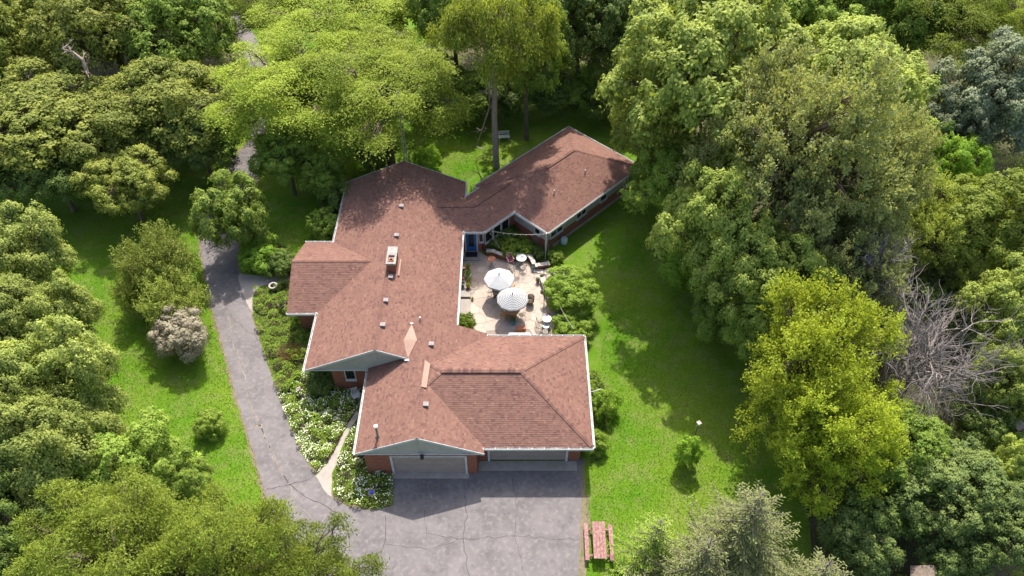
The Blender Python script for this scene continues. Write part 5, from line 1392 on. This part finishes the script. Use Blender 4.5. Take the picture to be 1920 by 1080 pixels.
T('shrub', 'shrub', 1008, 474, 15, 0.45, 'dark', 'dark groundcover shrub left of the light pole', 'shrub')
T('shrub', 'shrub', 1040, 482, 14, 0.5, 'green', 'green shrub beside the coiled hose', 'shrub')
T('shrub', 'shrub', 600, 715, 26, 0.8, 'dark', 'dark shrub in the shade under the main gable corner', 'shrub')

# dead tree, and dead limbs
def twigs(b, g, p, d, L, r, depth, spread=0.55):
    n = 4; pts = [p]; dd = d
    for i in range(n): dd = norm(dd + g.normal(size=3) * 0.19); pts.append(pts[-1] + dd * L / n)
    b.tube(pts, [r * (1 - .5 * i / n) for i in range(n + 1)], 5 if depth > 1 else 3, cap=False)
    if depth == 0: return
    for k in range(5 if depth > 1 else 5):
        i = int(g.integers(1, n + 1)); nd = norm(dd + g.normal(size=3) * spread + np.array([0, 0, .08])); twigs(b, g, pts[i], nd, L * g.uniform(.55, .8), r * .5, depth - 1, spread)
def dead(px, py, z, R, label, seed, name='dead_tree', lean=(0, 0)):
    g = np.random.default_rng(seed); c = at(px, py, z); e = empty(name, (c.x, c.y, 0), 0, label, 'tree'); b = MB(); t = MB()
    hz = z - R * .35
    t.tube([(0, 0, -.1), (.05, 0, hz * .5), (-.1, .08, hz * .85), (.12, -.05, hz * 1.15), (-.05, .1, hz * 1.45)], [.24, .2, .16, .11, .03], 8); t.build('trunk', M['deadwood'], e)
    for k in range(17):
        a = 2.4 * k; el = g.uniform(-.05, 1.25); d = np.array([math.cos(a) * math.cos(el), math.sin(a) * math.cos(el), math.sin(el)])
        twigs(b, g, np.array([0, 0, hz * g.uniform(.55, 1.25)]), d, R * .56, .095, 3)
    o = b.build('branches', M['deadwood'], e); o['kind'] = 'stuff'; return e
dead(1742, 655, 7.2, 6.2, 'dead leafless tree with bleached grey twigs in the right wood', 5)
dead(1640, 500, 9, 2.3, 'sparse bare twiggy snag above the yellow maple', 8)
def limb(name, pts, r, label, seed, m_=None, depth=1, L=1.0):
    g = np.random.default_rng(seed); o0 = Vector(pts[0]); b = MB(); P_ = [np.array(Vector(p) - o0) for p in pts]
    b.tube(P_, [r * (1 - .75 * i / (len(P_) - 1)) for i in range(len(P_))], 6)
    for i in range(1, len(P_)):
        d = norm(P_[i] - P_[i - 1])
        for k in range(2): twigs(b, g, P_[i], norm(d + g.normal(size=3) * .6), L, r * .35, depth)
    o = b.build(name, m_ or M['deadwood']); o.location = o0; tag(o, label, 'branch'); return o
limb('bare_limb', [at(168, 150, 8), at(162, 132, 10.0), at(155, 112, 10.8), at(138, 98, 11.2), at(118, 92, 11.2)], .20, 'pale forked dead limb standing out of the upper left oaks', 3, M['barkgrey'], 1, .8)
limb('hanging_branch', [(-1.5, 59.1, 11), at(917, 165, 9.3), at(918, 200, 6.0), at(905, 240, 3.6), at(893, 275, 1.2)], .12, 'broken grey branch hanging down left of the tall trunk', 4, M['barkgrey'], 1, .8)
# ivy-clad trunk, free-standing look
p = at(976, 240, 0)
# sunlit upper brush near the far driveway
limb('fallen_brush', [at(405, 70, .5), at(430, 60, .9), at(470, 30, 1.2), at(500, 20, 1.5)], .14, 'tangle of bleached dead branches beside the far driveway', 9, None, 2, 2.2)
limb('fallen_brush', [at(390, 30, .5), at(410, 15, .9), at(450, 5, 1.2)], .12, 'bleached brush pile left of the far driveway at the top edge', 10, None, 2, 2.0)

# spruces
def spruce(pos, H, R, label, material, seed, name='spruce_tree', dens=1.0):
    g = np.random.default_rng(seed); e = empty(name, (pos[0], pos[1], 0), 0, label, 'tree', 'spruces at the lower edge'); t = MB(); t.tube([(0, 0, -.1), (0, 0, H * .5), (0, 0, H)], [R * .07, R * .045, .02], 8); t.build('trunk', M['bark'], e)
    C, A, N_, Tn = [], [], [], []; bb = MB(); z = H * .12
    while z < H:
        f = 1 - z / H; Rr = R * (f ** .75) * 1.0 + .12; nb = int((6 + 4 * f) * dens); a0 = g.uniform(0, 6)
        for k in range(nb):
            a = a0 + 2 * PI * k / nb + g.normal() * .15; L = Rr * g.uniform(.65, 1.3); n = max(3, int(L / .16)); out = np.array([math.cos(a), math.sin(a), 0]); sd = np.array([-math.sin(a), math.cos(a), 0])
            s = np.linspace(0.05, 1, n); drp = g.uniform(.10, .28)
            ax_p = np.array([0, 0, z]) + out * (s * L)[:, None] + np.array([0, 0, 1]) * ((-drp * np.sin(s * 2.2) * L * .6 + .16 * L * s ** 3))[:, None]
            bb.tube([ax_p[0], ax_p[n // 2], ax_p[-1]], [.03, .02, .008], 4, cap=False)
            for sg in (-1, 1):
                for j in range(n):
                    ln = (.5 * L * (1.08 - s[j]) * .62 + .12) * g.uniform(.7, 1.2); m = max(2, int(ln / .085)); q = np.linspace(.1, 1, m); d = norm(out * .75 + sd * sg * .75 + np.array([0, 0, -.12]) + g.normal(size=3) * .10)
                    pp_ = ax_p[j] + d * (q * ln)[:, None]; pp_[:, 2] -= .10 * q * q * ln
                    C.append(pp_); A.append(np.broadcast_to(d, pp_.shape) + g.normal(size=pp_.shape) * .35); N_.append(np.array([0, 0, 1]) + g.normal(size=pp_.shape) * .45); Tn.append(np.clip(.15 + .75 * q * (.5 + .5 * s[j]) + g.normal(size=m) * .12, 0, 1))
            C.append(ax_p); A.append(np.broadcast_to(out, ax_p.shape) + g.normal(size=ax_p.shape) * .2); N_.append(np.array([0, 0, 1]) + g.normal(size=ax_p.shape) * .3); Tn.append(np.clip(.3 + .6 * s, 0, 1))
        z += .46 + .10 * f
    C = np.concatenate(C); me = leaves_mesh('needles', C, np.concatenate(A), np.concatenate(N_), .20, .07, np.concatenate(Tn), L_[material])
    o = bpy.data.objects.new('crown', me); COL.objects.link(o); o.parent = e; o = bb.build('branches', M['twig'], e); o['kind'] = 'stuff'; return len(C)
ns = 0
tp_ = at(1430, 925, 11.0); ns += spruce((tp_.x, tp_.y), 11.0, 4.6, 'olive brown spruce with the tallest tip at the bottom edge', 'spruce', 1)
tp_ = at(1240, 975, 6.0); ns += spruce((tp_.x, tp_.y), 6.0, 2.6, 'small greener spruce left of the olive one', 'green', 2)
tp_ = at(1335, 1010, 8.5); ns += spruce((tp_.x, tp_.y), 8.5, 3.6, 'olive spruce cut by bottom edge between the small and tallest spruce', 'spruce', 3)
tp_ = at(1560, 1050, 8.0); ns += spruce((tp_.x, tp_.y), 8.0, 3.2, 'olive spruce right of the tallest tip at the bottom edge', 'spruce', 4)
tp_ = at(1205, 1085, 4.0); ns += spruce((tp_.x, tp_.y), 4.0, 2.3, 'low spruce whose boughs overlap the picnic table end', 'spruce', 6)

# ------------------------------------------------------------------ planting (stuff)
def bed(name, poly, m_, dens, size, h, label=None, seed=0, cat='plants', flowers=0.0, soil=True, blade=False):
    g = np.random.default_rng(seed + 50); a = np.array([[p[0], p[1]] for p in poly]); lo, hi = a.min(0), a.max(0); area = np.prod(hi - lo)
    nc = int(area * 3.2); cc_ = pts_in(g, poly, nc); out = []
    if soil: sheet('garden_bed', poly, 0.006, M['mulch'])
    n = int(area * dens); q = pts_in(g, poly, n)
    hh = np.zeros(len(q)); tn = np.full(len(q), .1)
    cr_ = g.uniform(.22, .5, len(cc_)); ch_ = g.uniform(.35, 1.0, len(cc_)) * h; ct = g.uniform(.1, .8, len(cc_))
    for i in range(len(cc_)):
        d2 = ((q - cc_[i]) ** 2).sum(1) / cr_[i] ** 2; k = d2 < 1; v = ch_[i] * np.sqrt(np.clip(1 - d2, 0, 1)); up = k & (v > hh); hh[up] = v[up]; tn[up] = ct[i]
    z = hh * g.uniform(.7, 1.0, len(q)) + .03
    C = np.column_stack([q, z]); nn = np.array([0, 0, .8]) + .6 * g.normal(size=C.shape); ax = g.normal(size=C.shape) * (np.array([1, 1, .3]) if not blade else np.array([.5, .5, .2])) + (np.array([0, 0, 1.2]) if blade else 0)
    me = leaves_mesh(name, C, ax, nn, size * g.uniform(.7, 1.4, len(C)), size * (.6 if not blade else .15), np.clip(tn + .12 * g.normal(size=len(C)), 0, 1), L_[m_])
    o = bpy.data.objects.new(name, me); COL.objects.link(o); tag(o, label, cat, None, 'stuff')
    if flowers:
        fc = g.random(len(cc_)) ** 1.6 * 2.2; own = np.zeros(len(C), int)
        for i in range(len(cc_)): own[((q - cc_[i]) ** 2).sum(1) < cr_[i] ** 2] = i
        k = g.random(len(C)) < flowers * fc[own]; F = C[k] + np.array([0, 0, .05]); F[:, 2] = hh[k] + .08
        fm = g.normal(size=F.shape) * .3 + np.array([0, -.1, 1])
        me = leaves_mesh('blossoms', F, g.normal(size=F.shape) * np.array([1, 1, .1]), fm, .09 * g.uniform(.5, 1.2, len(F)), .08, g.uniform(0, 1, len(F)), L_['flower'], fold=0.05)
        o2_ = bpy.data.objects.new('blossoms', me); COL.objects.link(o2_); o2_.parent = o; o2_['kind'] = 'stuff'
    return o
bd = lambda *P_: [at(*p) for p in P_]
bed('ground_cover', bd((478, 545), (500, 536), (544, 532), (540, 588), (592, 592), (575, 690), (540, 740), (522, 735), (500, 678), (482, 620), (474, 590)), 'lime', 300, .13, .8, 'dense lime green ground cover between drive and west wing', 1)
bed('flower_bed', bd((520, 738), (560, 700), (574, 700), (625, 705), (690, 735), (686, 752), (664, 775), (645, 808), (628, 845), (608, 876), (595, 888), (565, 850), (541, 793)), 'lime', 300, .13, .7, 'drift of white flowers between driveway and stone path', 2, 'flowers', .14)
bed('flower_bed', bd((672, 782), (686, 760), (690, 700), (700, 870), (690, 885), (738, 895), (738, 945), (715, 955), (690, 955), (655, 950), (628, 932), (624, 890), (640, 855), (650, 820)), 'lime', 300, .13, .7, 'white flowers wrapping the garage corner by the gazing ball', 3, 'flowers', .12)
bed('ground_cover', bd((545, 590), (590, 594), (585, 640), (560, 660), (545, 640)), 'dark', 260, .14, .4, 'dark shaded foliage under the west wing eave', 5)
bed('ground_cover', [r3(*p) for p in ((320, 235), (330, 180), (430, 130), (520, 60), (640, 70), (850, 190), (900, 330), (830, 340), (770, 370), (740, 320), (690, 290), (600, 285), (540, 295), (480, 280), (420, 258), (340, 240))], 'green', 260, .14, .35, 'shaded planting filling the bed in the wing corner', 6)
bed('ground_cover', [r3(*p) for p in ((930, 640), (990, 480), (1100, 480), (1230, 640), (1240, 850), (1230, 1000), (930, 1000), (985, 880), (1010, 780))], 'lime', 200, .15, .55, 'mixed lime foliage between patio and lawn by garage', 7)
bed('ground_cover', bd((1098, 690), (1118, 700), (1142, 740), (1140, 790), (1128, 860), (1104, 870), (1112, 840)), 'lime', 260, .16, .5, 'bright foliage strip along the garage side wall', 8, blade=False)
bed('ground_cover', bd((445, 430), (500, 440), (548, 470), (560, 505), (540, 512), (480, 514), (455, 500)), 'green', 200, .16, .6, 'green foliage bordering the front walk', 9)
bed('ground_cover', bd((615, 340), (655, 345), (632, 446), (590, 440)), 'dark', 160, .16, .7, 'dark foliage along the main west wall', 10)
# ornamental grass
g = np.random.default_rng(77); p = at(548, 668, 0); n = 900; th = g.uniform(0, 2 * PI, n); el = g.uniform(.55, 1.4, n); Ls = g.uniform(.5, 1.25, n)
d = np.column_stack([np.cos(th) * np.cos(el), np.sin(th) * np.cos(el), np.sin(el)]); C = d * (Ls * .5)[:, None] + np.column_stack([np.cos(th), np.sin(th), np.zeros(n)]) * g.uniform(0, .55, n)[:, None]
me = leaves_mesh('ornamental_grass', C, d, rand_dirs(g, n), Ls, .03, g.uniform(0, 1, n), L_['strawgrass']); o = bpy.data.objects.new('ornamental_grass', me); COL.objects.link(o); o.location = p; tag(o, 'clump of straw coloured ornamental grass in front bed', 'grass')
# lawn blades
LAWN = [bd((-60, 410), (330, 380), (400, 330), (380, 470), (400, 580), (440, 740), (500, 925), (520, 1010), (-60, 1010)), bd((500, 430), (640, 300), (800, 215), (1150, 200), (1230, 300), (1240, 420), (1300, 560), (1390, 700), (1440, 860), (1480, 1010), (1100, 1120), (1098, 860), (1130, 640), (1180, 400), (1060, 230), (870, 340), (740, 300), (640, 350), (630, 450), (560, 460))]
for k, pl in enumerate(LAWN):
    g = np.random.default_rng(k + 500); a = np.array([[q.x, q.y] for q in pl]); n = 120000 if k == 0 else 190000
    q = pts_in(g, pl, n)
    hin = np.zeros(len(q), bool)
    for rx0, rx1, ry0, ry1 in ((-16.9, -3.9, 32, 53.7), (-10.1, 5.3, 26, 36)): hin |= (q[:, 0] > rx0) & (q[:, 0] < rx1) & (q[:, 1] > ry0) & (q[:, 1] < ry1)
    rel = q - np.array([cSE.x, cSE.y]); aa = rel @ np.array([ua.x, ua.y]); bb_ = rel @ np.array([-va.x, -va.y]); hin |= (aa > .2) & (aa < CLn - .2) & (bb_ > .2) & (bb_ < CW - .2)
    hin |= in_poly(q[:, 0], q[:, 1], np.array([[v.x, v.y] for v in drive_main])); hin |= in_poly(q[:, 0], q[:, 1], pa)
    q = q[~hin]; n = len(q); C = np.column_stack([q, g.uniform(.015, .05, n)])
    me = leaves_mesh('grass', C, g.normal(size=(n, 3)) * .9 + np.array([0, 0, .9]), rand_dirs(g, n) * .5 + np.array([0, 0, .8]), g.uniform(.08, .17, n), .035, g.uniform(0, 1, n), M['lawn'])
    o = bpy.data.objects.new('grass', me); COL.objects.link(o); tag(o, ('short mown grass on the left lawn', 'short mown grass on the right and rear lawn')[k], 'grass', None, 'stuff')
# woodland undergrowth
def under(poly, n, seed, lab):
    g = np.random.default_rng(seed); cc_ = pts_in(g, poly, n); R_ = g.uniform(.6, 1.6, len(cc_)); m = 85
    idx = np.repeat(np.arange(len(cc_)), m); d = rand_dirs(g, len(idx)); d[:, 2] = np.abs(d[:, 2]); C = np.column_stack([cc_[idx], np.zeros(len(idx))]) + d * R_[idx][:, None] * g.uniform(.75, 1.05, (len(idx), 1)) * np.array([1, 1, .8])
    me = leaves_mesh('undergrowth', C, rand_dirs(g, len(idx)), d + .5 * g.normal(size=d.shape) + np.array([0, 0, .3]), .20, .14, np.clip(g.uniform(0, .7, len(cc_))[idx] + .1 * g.normal(size=len(idx)), 0, 1), L_['green'])
    o = bpy.data.objects.new('undergrowth', me); COL.objects.link(o); tag(o, lab, 'undergrowth', None, 'stuff')
under([Vector(p) for p in wood_floor], 2900, 21, 'tangled undergrowth beneath the right and rear woods')
under([Vector(p) for p in wf2], 1000, 22, 'tangled undergrowth beneath the upper left wood')
